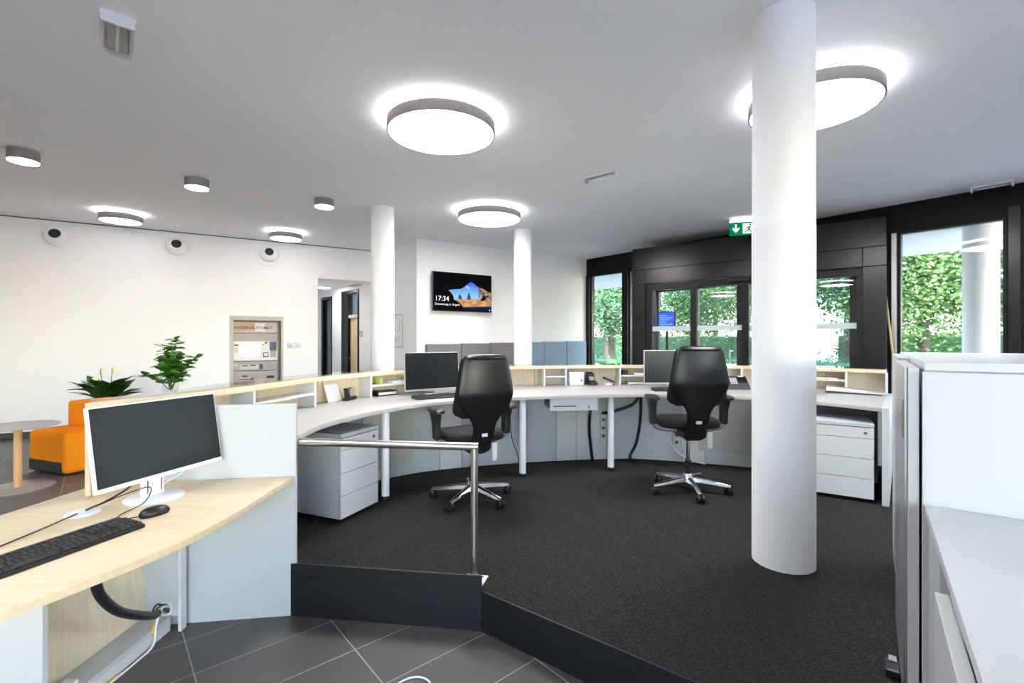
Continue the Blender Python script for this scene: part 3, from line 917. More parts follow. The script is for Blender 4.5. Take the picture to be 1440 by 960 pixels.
# ---------------------------------------------------------------- television
tvp = T0.lerp(T1, 0.0) + UT * (((-1.345 - 0.424) / 2 + 1.53) / UT.x * 1.1206)
tv_ = empty('television', (tvp.x, tvp.y, 2.349), AT, 'flat wall television showing a lock screen with clock', 'television')
tv_.scale = (K, K, K)
tw, thh = 0.553, 0.32
MB().box(-tw, tw, -0.125, -0.085, -thh, thh).build('casing', M_BLACK, tv_, bevel=0.004)
MB().box(-0.2, 0.2, -0.085, 0, -0.15, 0.15).build('wall_mount', M_BLACK, tv_)
scr = MB().box(-tw + .008, tw - .008, -0.1265, -0.125, -thh + .01, thh - .008).build('screen', emit_mat('tv dark', (14, 14, 18), 0.4), tv_)
def uvp(pts): return [(-tw + .008 + u * (2 * tw - .016), thh - .008 - v * (2 * thh - .018)) for u, v in pts]
def grad_emit(name, c1, c2, scale=None):
    """screen picture colour: vertical blend, or noise blend when scale is given"""
    m = bpy.data.materials.new(name)
    m.use_nodes = True
    t = m.node_tree
    t.nodes.clear()
    o = t.nodes.new('ShaderNodeOutputMaterial'); e = t.nodes.new('ShaderNodeEmission'); e.inputs[1].default_value = 0.36
    tc = t.nodes.new('ShaderNodeTexCoord'); rp = t.nodes.new('ShaderNodeValToRGB')
    rp.color_ramp.elements[0].color = srgb(*c1); rp.color_ramp.elements[1].color = srgb(*c2)
    if scale:
        n = t.nodes.new('ShaderNodeTexNoise'); n.inputs['Scale'].default_value = scale; n.inputs['Detail'].default_value = 4
        rp.color_ramp.elements[0].position = 0.42; rp.color_ramp.elements[1].position = 0.58
        t.links.new(tc.outputs['Object'], n.inputs['Vector']); t.links.new(n.outputs['Fac'], rp.inputs[0])
    else:
        sp = t.nodes.new('ShaderNodeSeparateXYZ')
        t.links.new(tc.outputs['Generated'], sp.inputs[0]); t.links.new(sp.outputs['Z'], rp.inputs[0])
    t.links.new(rp.outputs[0], e.inputs[0]); t.links.new(e.outputs[0], o.inputs[0])
    return m
def tvpoly(n, pts, m, k):
    flat(uvp(pts), -0.1267 - 0.0004 * k, -0.1264 - 0.0004 * (k - 1)).build(n, m, scr, smooth=False)
tvpoly('sky', [(.25, .47), (.30, .44), (.45, .41), (.50, .37), (.555, .29), (.63, .20), (.66, .22), (.70, .26), (.755, .33), (.775, .48), (.775, .68), (.345, .68), (.32, .58), (.29, .52)], grad_emit('screen sky', (150, 220, 250), (58, 70, 226)), 1)
tvpoly('cloud', [(.53, .36), (.565, .31), (.60, .34), (.63, .40), (.66, .44), (.61, .42), (.57, .43)], grad_emit('screen cloud', (120, 170, 245), (180, 205, 250)), 2)
tvpoly('sea', [(.33, .66), (.775, .64), (.775, .68), (.345, .71)], grad_emit('screen sea', (200, 205, 225), (150, 170, 215)), 2)
tvpoly('rock_stack', [(.415, .69), (.42, .60), (.435, .54), (.445, .55), (.455, .60), (.475, .63), (.48, .69)], grad_emit('screen rock', (60, 52, 60), (110, 96, 92), 30), 3)
tvpoly('rock_stack', [(.565, .69), (.57, .60), (.585, .52), (.60, .50), (.615, .55), (.625, .62), (.635, .69)], grad_emit('screen rock tall', (60, 52, 60), (110, 96, 92), 30), 3)
tvpoly('sand', [(.345, .70), (.60, .68), (.80, .69), (1.0, .72), (1.0, .84), (.75, .87), (.50, .90), (.46, .82), (.40, .75)], grad_emit('screen sand', (222, 176, 112), (186, 130, 92), 9), 2)
tvpoly('wet_sand', [(.485, .90), (.75, .87), (1.0, .84), (1.0, 1.0), (.49, 1.0)], grad_emit('screen shade', (10, 12, 26), (40, 50, 96)), 3)
tvpoly('cave_rock', [(.755, .33), (.80, .345), (.86, .38), (.92, .43), (1.0, .47), (1.0, .73), (.84, .71), (.765, .70), (.785, .58), (.78, .45)], grad_emit('screen cave rock', (70, 58, 50), (176, 160, 136), 13), 3)
tvpoly('rock_shadow', [(.855, .52), (.88, .58), (.905, .64), (.87, .70), (.80, .71), (.83, .62)], grad_emit('screen rock shadow', (14, 12, 14), (50, 42, 38), 20), 4)
M_TVW = emit_mat('tv white', (250, 250, 250), 0.45)
text_part('clock_text', '17:34', 0.115, M_TVW, scr, (-tw + .035, -0.1275, -0.155), (R(90), 0, 0), 0.0004)
text_part('date_text', 'Donnerstag, 6. August', 0.05, M_TVW, scr, (-tw + .035, -0.1275, -0.225), (R(90), 0, 0), 0.0004)
text_part('cross_mark', '+', 0.06, M_TVW, scr, (tw - .06, -0.1287, -0.305), (R(90), 0, 0), 0.0004)

# ---------------------------------------------------------------- bench under the television
be = empty('upholstered_bench', (*(T0 + UT * 0.146), 0), AT, 'long wall bench with upholstered back panels, right half coloured as if lit by the window', 'bench')
be.scale = (K, K, 1)
edges = [0.0, 0.62, 1.2, 1.78, 2.36, 2.90, 3.42]
MB().box(0, 3.42, -0.62, -0.02, 0.0, 0.12).build('plinth', M_CHARC, be)
for i in range(6):
    m = M_GREYF if i < 3 else M_DAYLITF  # right half gets the fabric with daylight painted in
    zt = 1.385 + 0.01 * i
    MB().box(edges[i] + .004, edges[i + 1] - .004, -0.13, -0.01, 0.45, zt).build('back_panel', m, be, bevel=0.03, seg=3)['label'] = 'grey upholstered back panel' if i < 3 else 'upholstered back panel with bluish daylight in its colour'
    MB().box(edges[i] + .004, edges[i + 1] - .004, -0.62, -0.14, 0.12, 0.45).build('seat_cushion', m, be, bevel=0.03, seg=3)

# ---------------------------------------------------------------- reception counter
SF = spline([(-1.93, 2.2), (-1.72, 2.72), (-1.63, 3.1), (-1.53, 3.6), (-1.42, 3.95), (-1.24, 4.28), (-1.0, 4.55), (-.58, 4.93), (0, 5.22), (.6, 5.4), (1.25, 5.5), (1.9, 5.5), (2.55, 5.36), (3.05, 5.08), (3.62, 4.62)], 121)
DF = spline([(-1.15, 2.566), (-1.165, 2.9), (-1.08, 3.27), (-.95, 3.56), (-.68, 3.93), (0, 4.3), (.5, 4.44), (1.2, 4.56), (1.7, 4.50), (2.2, 4.32), (2.58, 4.0), (2.80, 3.62)], 121)
MF = spline([(-1.70, 2.60), (-1.67, 3.1), (-1.63, 3.5), (-1.46, 3.95), (-1.22, 4.25), (-.75, 4.6), (.145, 4.9), (1.0, 5.04), (1.46, 5.02), (2.36, 4.71), (2.95, 4.42), (3.2, 4.18)], 121)
rc = empty('reception_counter', (1.2, 5.6, 0), 0, 'long curved white and birch reception counter with glass topped ledge', 'counter')
def cb(n, mb, m, bevel=0.002, par=None):
    o = mb.build(n, m, par or rc, bevel=bevel, world=(par is None))
    return o
SO = voff(SF, 1.0)
def seg(pl, i, j): return pl[i:j + 1]
# outer skin as separate panels
cuts = [0, 7] + list(range(14, 120, 9)) + [120]
for i in range(len(cuts) - 1):
    a, b = cuts[i], cuts[i + 1]
    o1 = voff(SF, 0.93); o2 = voff(SF, 0.99)
    cb('front_panel', MB().band(seg(o1, a, b), seg(o2, a, b), 0.0 if a else 0.742, LZ - 0.036), M_OFFW, 0.001)
# ledge board and glass plates
lcuts = [0, 18, 41, 66, 88, 120]
for i in range(5):
    a, b = lcuts[i], lcuts[i + 1]
    cb('ledge_board', MB().band(seg(SF, a, b), seg(SO, a, b), LZ - 0.035, LZ), M_BIRCH, 0.0015)
gi = voff(SF, 0.06); go = voff(SF, 1.0, add=0.02)
for i in range(5):
    a, b = lcuts[i], lcuts[i + 1]
    g1 = [p.copy() for p in seg(gi, a, b)]; g2 = [p.copy() for p in seg(go, a, b)]
    for q in (g1, g2):
        q[0] = q[0].lerp(q[1], 0.08); q[-1] = q[-1].lerp(q[-2], 0.08)
    cb('glass_plate', MB().band(g1, g2, LZ + 0.001, LZ + 0.011), M_CLEAR, 0)
# birch backs of the shelf row
bi = voff(SF, 0.82); bo = voff(SF, 0.92)
bc = [0, 14, 28, 40, 52, 64, 76, 88, 100, 112, 120]
for i in range(len(bc) - 1):
    a, b = bc[i], bc[i + 1]
    g1 = [p.copy() for p in seg(bi, a, b)]; g2 = [p.copy() for p in seg(bo, a, b)]
    for q in (g1, g2):
        q[0] = q[0].lerp(q[1], 0.03); q[-1] = q[-1].lerp(q[-2], 0.03)
    cb('back_board', MB().band(g1, g2, 0.74 if a < 14 else DZ + 0.001, LZ - 0.0355), M_BIRCHP, 0.001)
def idx(px):
    """index on the shelf curve nearest a horizontal bearing"""
    k = (px - 720) / 672.0
    return min(range(121), key=lambda i: abs(SF[i].x - k * SF[i].y))
div = [134, 240, 355, 447, 524, 606, 766, 798, 872, 935, 1046, 1112, 1187, 1246]
di = [idx(p) for p in div]
di[0] = 0; di[-1] = 120
inn = voff(SF, 0.815)
for i in di:
    t = (SF[min(i + 1, 120)] - SF[max(i - 1, 0)]).normalized() * 0.0095
    p, q = SF[i] + Vector((0, 0)), inn[i]
    cb('divider', MB().prism([tuple(p - t), tuple(p + t), tuple(q + t), tuple(q - t)], DZ + 0.001 if i > 10 else 0.742, LZ - 0.0355), M_WHITE, 0.001)
for a, b in ((2, 3), (4, 5), (6, 7), (8, 9), (11, 12)):
    i, j = di[a], di[b]
    s1 = [p.copy() for p in seg(offset(SF, 0.004), i, j)]; s2 = [p.copy() for p in seg(voff(SF, 0.81), i, j)]
    for q in (s1, s2):
        d0 = (q[1] - q[0]).normalized() * 0.0102
        d1 = (q[-2] - q[-1]).normalized() * 0.0102
        q[0] = q[0] + d0; q[-1] = q[-1] + d1
    cb('middle_shelf', MB().band(s1, s2, DZ + 0.094, DZ + 0.112), M_WHITE, 0.001)
# end boards
for i in (0,):
    q = [SF[0] + Vector((0, 0)), voff(SF, 0.99)[0]]
    d = (SF[0] - SF[1]).normalized()
    cb('end_board', MB().prism([tuple(q[0]), tuple(q[1]), tuple(q[1] + d * 0.02), tuple(q[0] + d * 0.02)], 0.742, LZ), M_BIRCH)
# modesty wall under the worktop, in panels, with grey access panels screwed on
mo = offset(MF, 0.02)
mcuts = [0, 16, 34, 44, 48, 66, 70, 76, 90, 94, 108, 120]
for i in range(len(mcuts) - 1):
    a, b = mcuts[i], mcuts[i + 1]
    g1 = [p.copy() for p in seg(MF, a, b)]; g2 = [p.copy() for p in seg(mo, a, b)]
    for q in (g1, g2):
        q[0] = q[0].lerp(q[1], 0.04); q[-1] = q[-1].lerp(q[-2], 0.04)
    cb('kick_panel', MB().band(g1, g2, PZ + 0.0005, DZ - 0.032), M_OFFW if (b - a) > 6 else M_GPLAST, 0.001)
ax = offset(MF, -0.012); ay = offset(MF, -0.001)
def midx(px):
    k = (px - 720) / 672.0
    return min(range(121), key=lambda i: abs(MF[i].x - k * MF[i].y))
for a, b, z0, z1 in ((midx(506), midx(581), 0.31, 0.82), (midx(982), midx(1066), 0.33, 0.83)):
    acp = cb('access_panel', MB().band(seg(ax, a, b), seg(ay, a, b), z0, z1), M_ACCESS, 0.004)
    for k in (a + 1, b - 1):
        for zz in (z0 + 0.04, z1 - 0.04):
            pz = offset(MF, -0.014)[k]
            mb = MB().lathe([(0.011, -0.003), (0.011, 0.003)], 14)
            o = mb.build('screw_cap', M_GPLAST, acp)
            t = (MF[k + 1] - MF[k - 1])
            o.matrix_local = Matrix.Translation((pz.x, pz.y, zz)) @ Matrix.Rotation(math.atan2(t.y, t.x), 4, 'Z') @ Matrix.Rotation(R(90), 4, 'X')
# end panel at the right
p0 = DF[120]; dE = (SF[120] - p0).normalized(); nE = Vector((dE.y, -dE.x))
cb('end_panel', MB().prism([tuple(p0 + nE * 0.001), tuple(SF[120] + nE * .001), tuple(SF[120] + nE * 0.045), tuple(p0 + nE * 0.045)], PZ + .0005, DZ), M_WHITE)

# continuous worktop with round legs
wk = empty('curved_worktop', (0.6, 4.9, PZ), 0, 'curved cream worktop running along the inside of the counter on round white legs', 'worktop')
lp = SF[10:121]
poly = [tuple(p) for p in DF] + [tuple(SF[120] - dE * 0.002)] + [tuple(p) for p in voff(SF, 0.80)[::-1][3:] if p.y > 2.6]
mb = MB().prism(poly, DZ - 0.03, DZ)
mb.build('tabletop', M_DESK, wk, bevel=0.0015, world=True)
for (x, y) in ((-0.998, 3.77), (0.098, 4.41), (0.955, 4.62)):
    o = MB().lathe([(0.031, PZ + 0.03), (0.031, DZ - 0.0305)], 28, (x, y, 0)).build('leg', M_WPLAST, wk, world=True)
    f_ = MB().lathe([(0.034, PZ + 0.001), (0.034, PZ + 0.022), (0.026, PZ + 0.03)], 24, (x, y, 0)).build('levelling_foot', M_BLACK, o)

# ---------------------------------------------------------------- low birch desk with white wing panel
PA = Vector((-1.145, 2.53)); PD = (Vector((-1.716, 2.454)) - PA).normalized(); PN = Vector((-PD.y, PD.x))  # PN points to the viewer side
LD = 0.738
wg = empty('wing_panel', (-1.5, 2.5, 0), 0, 'white upright panel between the low birch desk and the staff worktop', 'panel')
PE = PA + PD * 0.66
PNb = -PN if PN.y < 0 else PN
MB().prism([tuple(PA), tuple(PE), tuple(PE + PNb * 0.028), tuple(PA + PNb * 0.028)], 0.0, 1.118).build('board', M_OFFW, wg, bevel=0.002, world=True)
low = empty('low_desk', (-1.7, 1.6, 0), 0, 'low birch writing desk with curved front edge and open underside', 'desk')
lf = spline([(-1.150, 2.525), (-1.153, 2.34), (-1.150, 2.15), (-1.152, 1.99), (-1.172, 1.77), (-1.222, 1.579), (-1.355, 1.265), (-1.6, 0.95), (-1.9, 0.72)], 60)
lb = [(-2.16, 0.62), (-2.11, 1.6), (-2.10, 1.96), (-2.07, 2.38)]
lpoly = [tuple(p) for p in lf] + lb + [(-1.87, 2.432), (-1.716, 2.451)]
MB().prism(lpoly, LD - 0.027, LD).build('tabletop', M_BIRCH, low, bevel=0.0015, world=True)
def lo(n, x0, x1, y0, y1, z0, z1, m, bv=0.002, par=None):
    return BX(x0, x1, y0, y1, z0, z1).build(n, m, par or low, bevel=bv, world=(par is None))
lo('back_panel', -1.86, -1.84, 1.77, 2.41, 0.07, LD - 0.028, M_BIRCHP)
lo('back_panel', -2.09, -2.07, 0.75, 1.74, 0.0, LD - 0.028, M_BIRCHP)
lo('bottom_board', -1.839, -1.715, 1.77, 2.40, 0.055, 0.075, M_OFFW)
lo('plinth_board', -1.735, -1.715, 1.77, 2.40, 0.0, 0.054, M_WHITE)
lo('divider', -2.06, -1.715, 1.745, 1.768, 0.0, LD - 0.028, M_WHITE)
lo('duct_side', -1.865, -1.845, 2.412, 2.43, 0.07, LD - 0.028, M_WHITE)
# duct board with a round cable hole
hc = Vector((-1.738, 0.112)); hr = 0.028
mb = MB()
x0, x1, z0, z1 = -1.839, -1.672, 0.076, LD - 0.028
N = 24
ring = [(hc.x + hr * math.cos(2 * math.pi * k / N), hc.y + hr * math.sin(2 * math.pi * k / N)) for k in range(N)]
def outerp(k):
    a = 2 * math.pi * k / N
    c, s = math.cos(a), math.sin(a)
    t = min(((x1 - hc.x) / c if c > 1e-6 else ((x0 - hc.x) / c if c < -1e-6 else 1e9)), ((z1 - hc.y) / s if s > 1e-6 else ((z0 - hc.y) / s if s < -1e-6 else 1e9)))
    return (hc.x + c * t, hc.y + s * t)
outer = [outerp(k) for k in range(N)]
for yy in (2.395, 2.41):
    mb.v += [Vector((p[0], yy, p[1])) for p in ring] + [Vector((p[0], yy, p[1])) for p in outer]
for k in range(N):
    l = (k + 1) % N
    mb.f += [[k, l, N + l, N + k], [2 * N + k, 3 * N + k, 3 * N + l, 2 * N + l], [k, 2 * N + k, 2 * N + l, l], [N + k, N + l, 3 * N + l, 3 * N + k]]
cor = MB().box(x1 - .002, x1, 2.395, 2.41, z0, z1)
mb.build('duct_board', M_OFFW, low, world=True, smooth=False)
# fill the corners that the radial mesh leaves open
cm = MB()
for (cx_, cz_) in ((x0, z0), (x1, z0), (x0, z1), (x1, z1)):
    ps = sorted([p for p in outer], key=lambda p: (p[0] - cx_) ** 2 + (p[1] - cz_) ** 2)[:2]
    a_ = ps[0]; b_ = ps[1]
    cm.add([(cx_, 2.396, cz_), (a_[0], 2.396, a_[1]), (b_[0], 2.396, b_[1]), (cx_, 2.409, cz_), (a_[0], 2.409, a_[1]), (b_[0], 2.409, b_[1])], [(0, 1, 2), (3, 5, 4), (0, 3, 4, 1), (1, 4, 5, 2), (2, 5, 3, 0)])
cm.build('duct_board_corner', M_OFFW, low, world=True, smooth=False)
lo('duct_edge', -1.671, -1.655, 2.39, 2.43, 0.0, LD - 0.028, M_WHITE)
gm = MB().lathe([(0.028, -0.004), (0.037, -0.004), (0.037, 0.001), (0.028, 0.001)], 28)
gm.f = [f for f in gm.f if len(f) == 4]
o = gm.build('grommet_ring', M_WPLAST, low)
o.location = Vector((-1.738, 2.393, 0.112)) - low.location; o.rotation_euler = (R(90), 0, 0)
MB().lathe([(0.06, 0), (0.06, 0.003), (0.055, 0.004)], 40, (-1.783, 1.985, LD), sx=1.0, sy=1.0).build('cable_outlet', M_WPLAST, low, world=True)
MB().box(-1.80, -1.75, 1.83, 1.93, 0.076, 0.09).lathe([(0.02, 0.0), (0.02, 0.02)], 16, (-1.775, 1.86, 0.09)).build('cable_clip', M_WPLAST, low, bevel=0.002, world=True)

# black cable hose and cables under the low desk
def cable(name, pts, r, m, label, group=None, n=8):
    P = []
    pts = [Vector(p) for p in pts]
    Q = [2 * pts[0] - pts[1]] + pts + [2 * pts[-1] - pts[-2]]
    for i in range(1, len(Q) - 2):
        for k in range(8):
            t = k / 8
            a, b, c, d = Q[i - 1], Q[i], Q[i + 1], Q[i + 2]
            P.append(0.5 * ((2 * b) + (c - a) * t + (2 * a - 5 * b + 4 * c - d) * t * t + (3 * b - a - 3 * c + d) * t ** 3))
    P.append(Q[-2])
    return tag(MB().tube(P, r, n).build(name, m), label, 'cable', group)
cable('cable_hose', [(-1.60, 1.82, 0.706), (-1.598, 1.83, 0.57), (-1.597, 1.85, 0.474), (-1.612, 1.95, 0.354), (-1.645, 2.1, 0.248), (-1.69, 2.24, 0.165), (-1.715, 2.31, 0.135)], 0.0185, M_BLACK, 'thick black cable hose hanging under the low birch desk', None, 14)
M_YEL = mat('yellow cable', (226, 180, 30), 0.5)
M_GRN = mat('green cable', (40, 110, 60), 0.5)
cable('yellow_cable', [(-1.735, 2.42, 0.12), (-1.732, 2.36, 0.13), (-1.72, 2.30, 0.09), (-1.71, 2.27, 0.06)], 0.0045, M_YEL, 'yellow cable coming out of the round hole under the low desk')
cable('green_cable', [(-1.742, 2.42, 0.118), (-1.742, 2.37, 0.14), (-1.74, 2.33, 0.135), (-1.73, 2.30, 0.118)], 0.004, M_GRN, 'green cable coming out of the round hole under the low desk')
cable('black_cable', [(-1.748, 2.42, 0.115), (-1.755, 2.36, 0.15), (-1.745, 2.32, 0.14), (-1.735, 2.29, 0.12)], 0.004, M_BLACK, 'thin black cable looping out of the round hole')
cable('white_cable', [(-1.728, 2.42, 0.11), (-1.72, 2.35, 0.14), (-1.705, 2.29, 0.09), (-1.69, 2.25, 0.02), (-1.695, 2.15, 0.006), (-1.70, 2.0, 0.006), (-1.70, 1.85, 0.006), (-1.68, 1.7, 0.006)], 0.005, M_WPLAST, 'white cable leaving the round hole and running along the floor')
cable('yellow_floor_cable', [(-1.705, 2.08, 0.006), (-1.70, 1.95, 0.014), (-1.69, 1.8, 0.014)], 0.005, M_YEL, 'yellow cable lying beside the white cable on the floor')
cable('floor_cable_loop', [(-0.52, 1.90, 0.005), (-0.50, 1.99, 0.005), (-0.455, 2.045, 0.005), (-0.40, 2.06, 0.005), (-0.35, 2.03, 0.005), (-0.335, 1.96, 0.005), (-0.36, 1.88, 0.005)], 0.004, M_WPLAST, 'thin pale cable loop lying on the grey tiles')

# ---------------------------------------------------------------- hand rail
hp = Vector((-0.198, 2.51)); hz = 0.897
hr_ = empty('hand_rail', (hp.x, hp.y, PZ), 0, 'brushed steel hand rail with one post at the platform edge', 'rail')
he = Vector((-1.14, 2.575))
MB().tube([(hp.x, hp.y, PZ + 0.006), (hp.x, hp.y, hz)], 0.0195, 20).build('post', M_STEEL, hr_, world=True)
d = (hp - he).normalized()
MB().tube([(he.x, he.y, hz + 0.012), (hp.x + d.x * .02, hp.y + d.y * .02, hz)], 0.0205, 20).build('rail', M_STEEL, hr_, world=True)
bp_ = MB().prism([(-0.255, 2.44), (-0.155, 2.425), (-0.125, 2.535), (-0.24, 2.555)], PZ + 0.0005, PZ + 0.007).build('base_plate', M_WPLAST, hr_, bevel=0.001, world=True)
for x, y in ((-0.155, 2.52), (-0.165, 2.45), (-0.225, 2.535)):
    MB().lathe([(0.006, PZ + .007), (0.006, PZ + .0095)], 10, (x, y, 0)).build('screw', M_DGREY, bp_)

# ---------------------------------------------------------------- drawer pedestals
def pedestal(x, y, rz, label):
    """origin: front left bottom corner seen from the front; front faces -y"""
    e = empty('drawer_pedestal', (x, y, PZ), rz, label, 'pedestal', 'white drawer pedestals')
    w, dp, z0, z1 = 0.40, 0.45, 0.03, 0.61
    MB().box(0, w, 0.018, dp, z0, z1 - 0.027).build('body', M_OFFW, e, bevel=0.002)
    MB().box(-0.001, w + 0.001, 0, dp + .002, z1 - 0.026, z1).build('top_board', M_OFFW, e, bevel=0.002)
    MB().box(0.001, w - 0.001, 0.0165, 0.0178, z0, z1 - 0.027).build('gap_shade_sheet', M_DGREY, e)  # dark sheet added behind the fronts as shade in the gaps
    zs = [z0, 0.185, 0.34, 0.495, 0.58]
    for k in range(4):
        dr = MB().box(0.002, w - 0.002, 0.0, 0.016, zs[k] + 0.002, zs[k + 1] - 0.002).build('drawer_front', M_WHITE, e, bevel=0.001)
        if k == 3:
            o = MB().lathe([(0.010, 0), (0.010, 0.006), (0.007, 0.007)], 18).build('lock', M_DGREY, dr)
            o.location = (w - 0.055, 0.0, (zs[3] + zs[4]) / 2); o.rotation_euler = (R(90), 0, 0)
    for (a, b) in ((0.05, 0.06), (w - 0.05, 0.06), (0.05, dp - 0.06), (w - 0.05, dp - 0.06)):
        cst = MB().lathe([(0.014, -0.01), (0.014, 0.01)], 16).build('castor', M_BLACK, e)
        cst.location = (a, b, 0.0145); cst.rotation_euler = (0, R(90), 0)
    return e
a = math.atan2(3.595 - 3.254, -1.027 + 1.165)
pedestal(-1.165, 3.254, a, 'white drawer pedestal under the worktop beside the wing panel')
a = math.atan2(3.654 - 3.852, 2.77 - 2.463)
pedestal(2.77 - 0.40 * math.cos(a), 3.654 - 0.40 * math.sin(a), a, 'white drawer pedestal under the worktop right of the thick pillar')

# ---------------------------------------------------------------- cash drawer under the worktop
cd = empty('cash_drawer', (0.595, 4.60, DZ - 0.162), R(7), 'white cash drawer with key mounted under the worktop', 'cash drawer')
MB().box(-0.22, 0.22, 0.01, 0.36, 0.01, 0.118).build('box', M_BLACK, cd, bevel=0.003)
fp = MB().box(-0.235, 0.235, -0.012, 0.01, 0.0, 0.122).build('drawer_front', M_CASH, cd, bevel=0.004)
MB().box(-0.2, 0.02, -0.0135, -0.0115, 0.038, 0.048).build('slot', M_DGREY, fp)
o = MB().lathe([(0.011, 0), (0.011, 0.006)], 18).build('lock', M_SILVER, fp); o.location = (0.145, -0.012, 0.035); o.rotation_euler = (R(90), 0, 0)
MB().box(0.141, 0.149, -0.022, -0.019, -0.03, 0.03).build('key', M_SILVER, fp)
MB().box(-0.18, -0.14, 0.05, 0.3, 0.118, 0.1315).build('mounting_rail', M_DGREY, cd)
MB().box(0.14, 0.18, 0.05, 0.3, 0.118, 0.1315).build('mounting_rail', M_DGREY, cd)

# ---------------------------------------------------------------- office chairs
def ringpts(w, t, yc, curve, z, n=24, p=3.0):
    pts = []
    for k in range(n):
        a = 2 * math.pi * k / n
        c, s = math.cos(a), math.sin(a)
        x = w * math.copysign(abs(c) ** (2 / p), c)
        y = t * math.copysign(abs(s) ** (2 / p), s)
        pts.append((x, yc + y + curve * (x / 0.22) ** 2, z))
    return pts
def interp(tab, z):
    for i in range(len(tab) - 1):
        if tab[i][0] <= z <= tab[i + 1][0]:
            t = (z - tab[i][0]) / (tab[i + 1][0] - tab[i][0])
            t = t * t * (3 - 2 * t) if len(tab) > 30 else t
            return tab[i][1] + (tab[i + 1][1] - tab[i][1]) * t
    return tab[-1][1]
def make_chair(loc, rz, label, base_rot, drop=0.0):
    e = empty('office_chair', loc, rz, label, 'chair', 'black leather office chairs')
    hub = MB().lathe([(0.03, 0.075), (0.045, 0.085), (0.045, 0.125), (0.032, 0.15)], 28).build('base_hub', M_CHROME, e)
    for k in range(5):
        a = base_rot + 2 * math.pi * k / 5
        Mr = Matrix.Rotation(a, 4, 'Z')
        rings = []
        for (r, w, zt, zb) in ((0.03, 0.030, 0.125, 0.085), (0.10, 0.026, 0.118, 0.085), (0.2, 0.021, 0.102, 0.075), (0.29, 0.018, 0.088, 0.066), (0.325, 0.014, 0.082, 0.066)):
            rings.append([(r, -w, zb), (r, w, zb), (r, w * .8, zt - .006), (r, w * .35, zt), (r, -w * .35, zt), (r, -w * .8, zt - .006)])
        lg = MB().loft(rings, Mr).build('leg', M_CHROME, e)
        Mc = Mr @ Matrix.Translation((0.31, 0, 0.031)) @ Matrix.Rotation(0.7 * k, 4, 'Z')
        cs = MB()
        Rx = Matrix.Rotation(R(90), 4, 'X')
        cs.lathe([(0.024, -0.03), (0.0305, -0.026), (0.0305, -0.010), (0.028, -0.008)], 20, M=Mc @ Rx)
        cs.lathe([(0.028, 0.008), (0.0305, 0.010), (0.0305, 0.026), (0.024, 0.03)], 20, M=Mc @ Rx)
        cs.lathe([(0.008, 0.0), (0.008, 0.045)], 10, M=Mc)
        cs.box(-0.02, 0.018, -0.007, 0.007, 0.005, 0.04, Mc)
        cs.build('castor', M_BLACK, lg)
    MB().lathe([(0.025, 0.12), (0.025, 0.26)], 24).build('column_sleeve', M_BLACK, e)
    MB().lathe([(0.0165, 0.25), (0.0165, 0.47)], 24).build('gas_column', M_CHROME, e)
    MB().loft([[(-.05, -.12, .44), (.05, -.12, .44), (.05, .1, .44), (-.05, .1, .44)], [(-.09, -.15, .47), (.09, -.15, .47), (.09, .14, .47), (-.09, .14, .47)], [(-.1, -.16, .525), (.1, -.16, .525), (.1, .15, .525), (-.1, .15, .525)]]).build('mechanism', M_BLACK, e, bevel=0.006)
    # seat
    rings = []
    for z, k in ((0.54, 0.86), (0.546, 0.95), (0.56, 1.0), (0.588, 1.0), (0.603, 0.95), (0.611, 0.85), (0.613, 0.6)):
        r_ = []
        for i in range(32):
            a = 2 * math.pi * i / 32
            c, s = math.cos(a), math.sin(a)
            x = 0.245 * k * math.copysign(abs(c) ** 0.55, c); y = 0.235 * k * math.copysign(abs(s) ** 0.55, s) + 0.05
            r_.append((x, y, z - 0.02 * max(0, (y - 0.15) / 0.13) ** 2))
        rings.append(r_)
    MB().loft(rings).build('seat', M_BLACKFAB, e)
    yo = lambda z: -0.205 - 0.10 * min(1, max(0, (z - 0.52) / 0.4)) + 0.02 * max(0, (z - 0.95) / 0.25) ** 2
    # front cushion
    tabc = [(0.735, 0.16), (0.75, 0.2), (0.77, 0.226), (0.80, 0.235), (0.85, 0.233), (0.95, 0.221), (1.05, 0.205), (1.14, 0.188), (1.175, 0.175), (1.19, 0.16)]
    rings = []
    for k in range(19):
        z = 0.735 + 0.455 * k / 18
        t = 0.036 * min(1, 0.45 + (z - 0.74) / 0.06, 0.45 + (1.19 - z) / 0.04)
        rings.append(ringpts(interp(tabc, z), t, yo(z) + 0.05, 0.03, z))
    cu = MB().loft(rings).build('back_cushion', M_BLACKFAB, e)
    MB().loft([ringpts(0.168, 0.056, yo(1.18) + 0.03, 0.015, 1.170), ringpts(0.172, 0.06, yo(1.18) + 0.03, 0.015, 1.182), ringpts(0.160, 0.052, yo(1.18) + 0.032, 0.015, 1.199), ringpts(0.115, 0.034, yo(1.18) + 0.033, 0.015, 1.208)]).build('top_roll', M_LEATHER, cu)
    # rear shell
    tabs = [(0.585, 0.083), (0.66, 0.086), (0.70, 0.097), (0.74, 0.122), (0.78, 0.158), (0.82, 0.19), (0.86, 0.212), (0.90, 0.222), (0.95, 0.219), (1.05, 0.203), (1.14, 0.186), (1.17, 0.176), (1.185, 0.165)]
    rings = []
    for k in range(28):
        z = 0.585 + 0.60 * k / 27
        w = interp(tabs, z)
        rings.append(ringpts(w, 0.018, yo(z), 0.028, z, p=4.0))
    sh = MB().loft(rings).build('back_shell', M_LEATHER, e)
    MB().box(-0.022, 0.022, yo(0.61) - 0.024, yo(0.61) - 0.017, 0.598, 0.622).build('maker_label', M_GPLAST, sh)
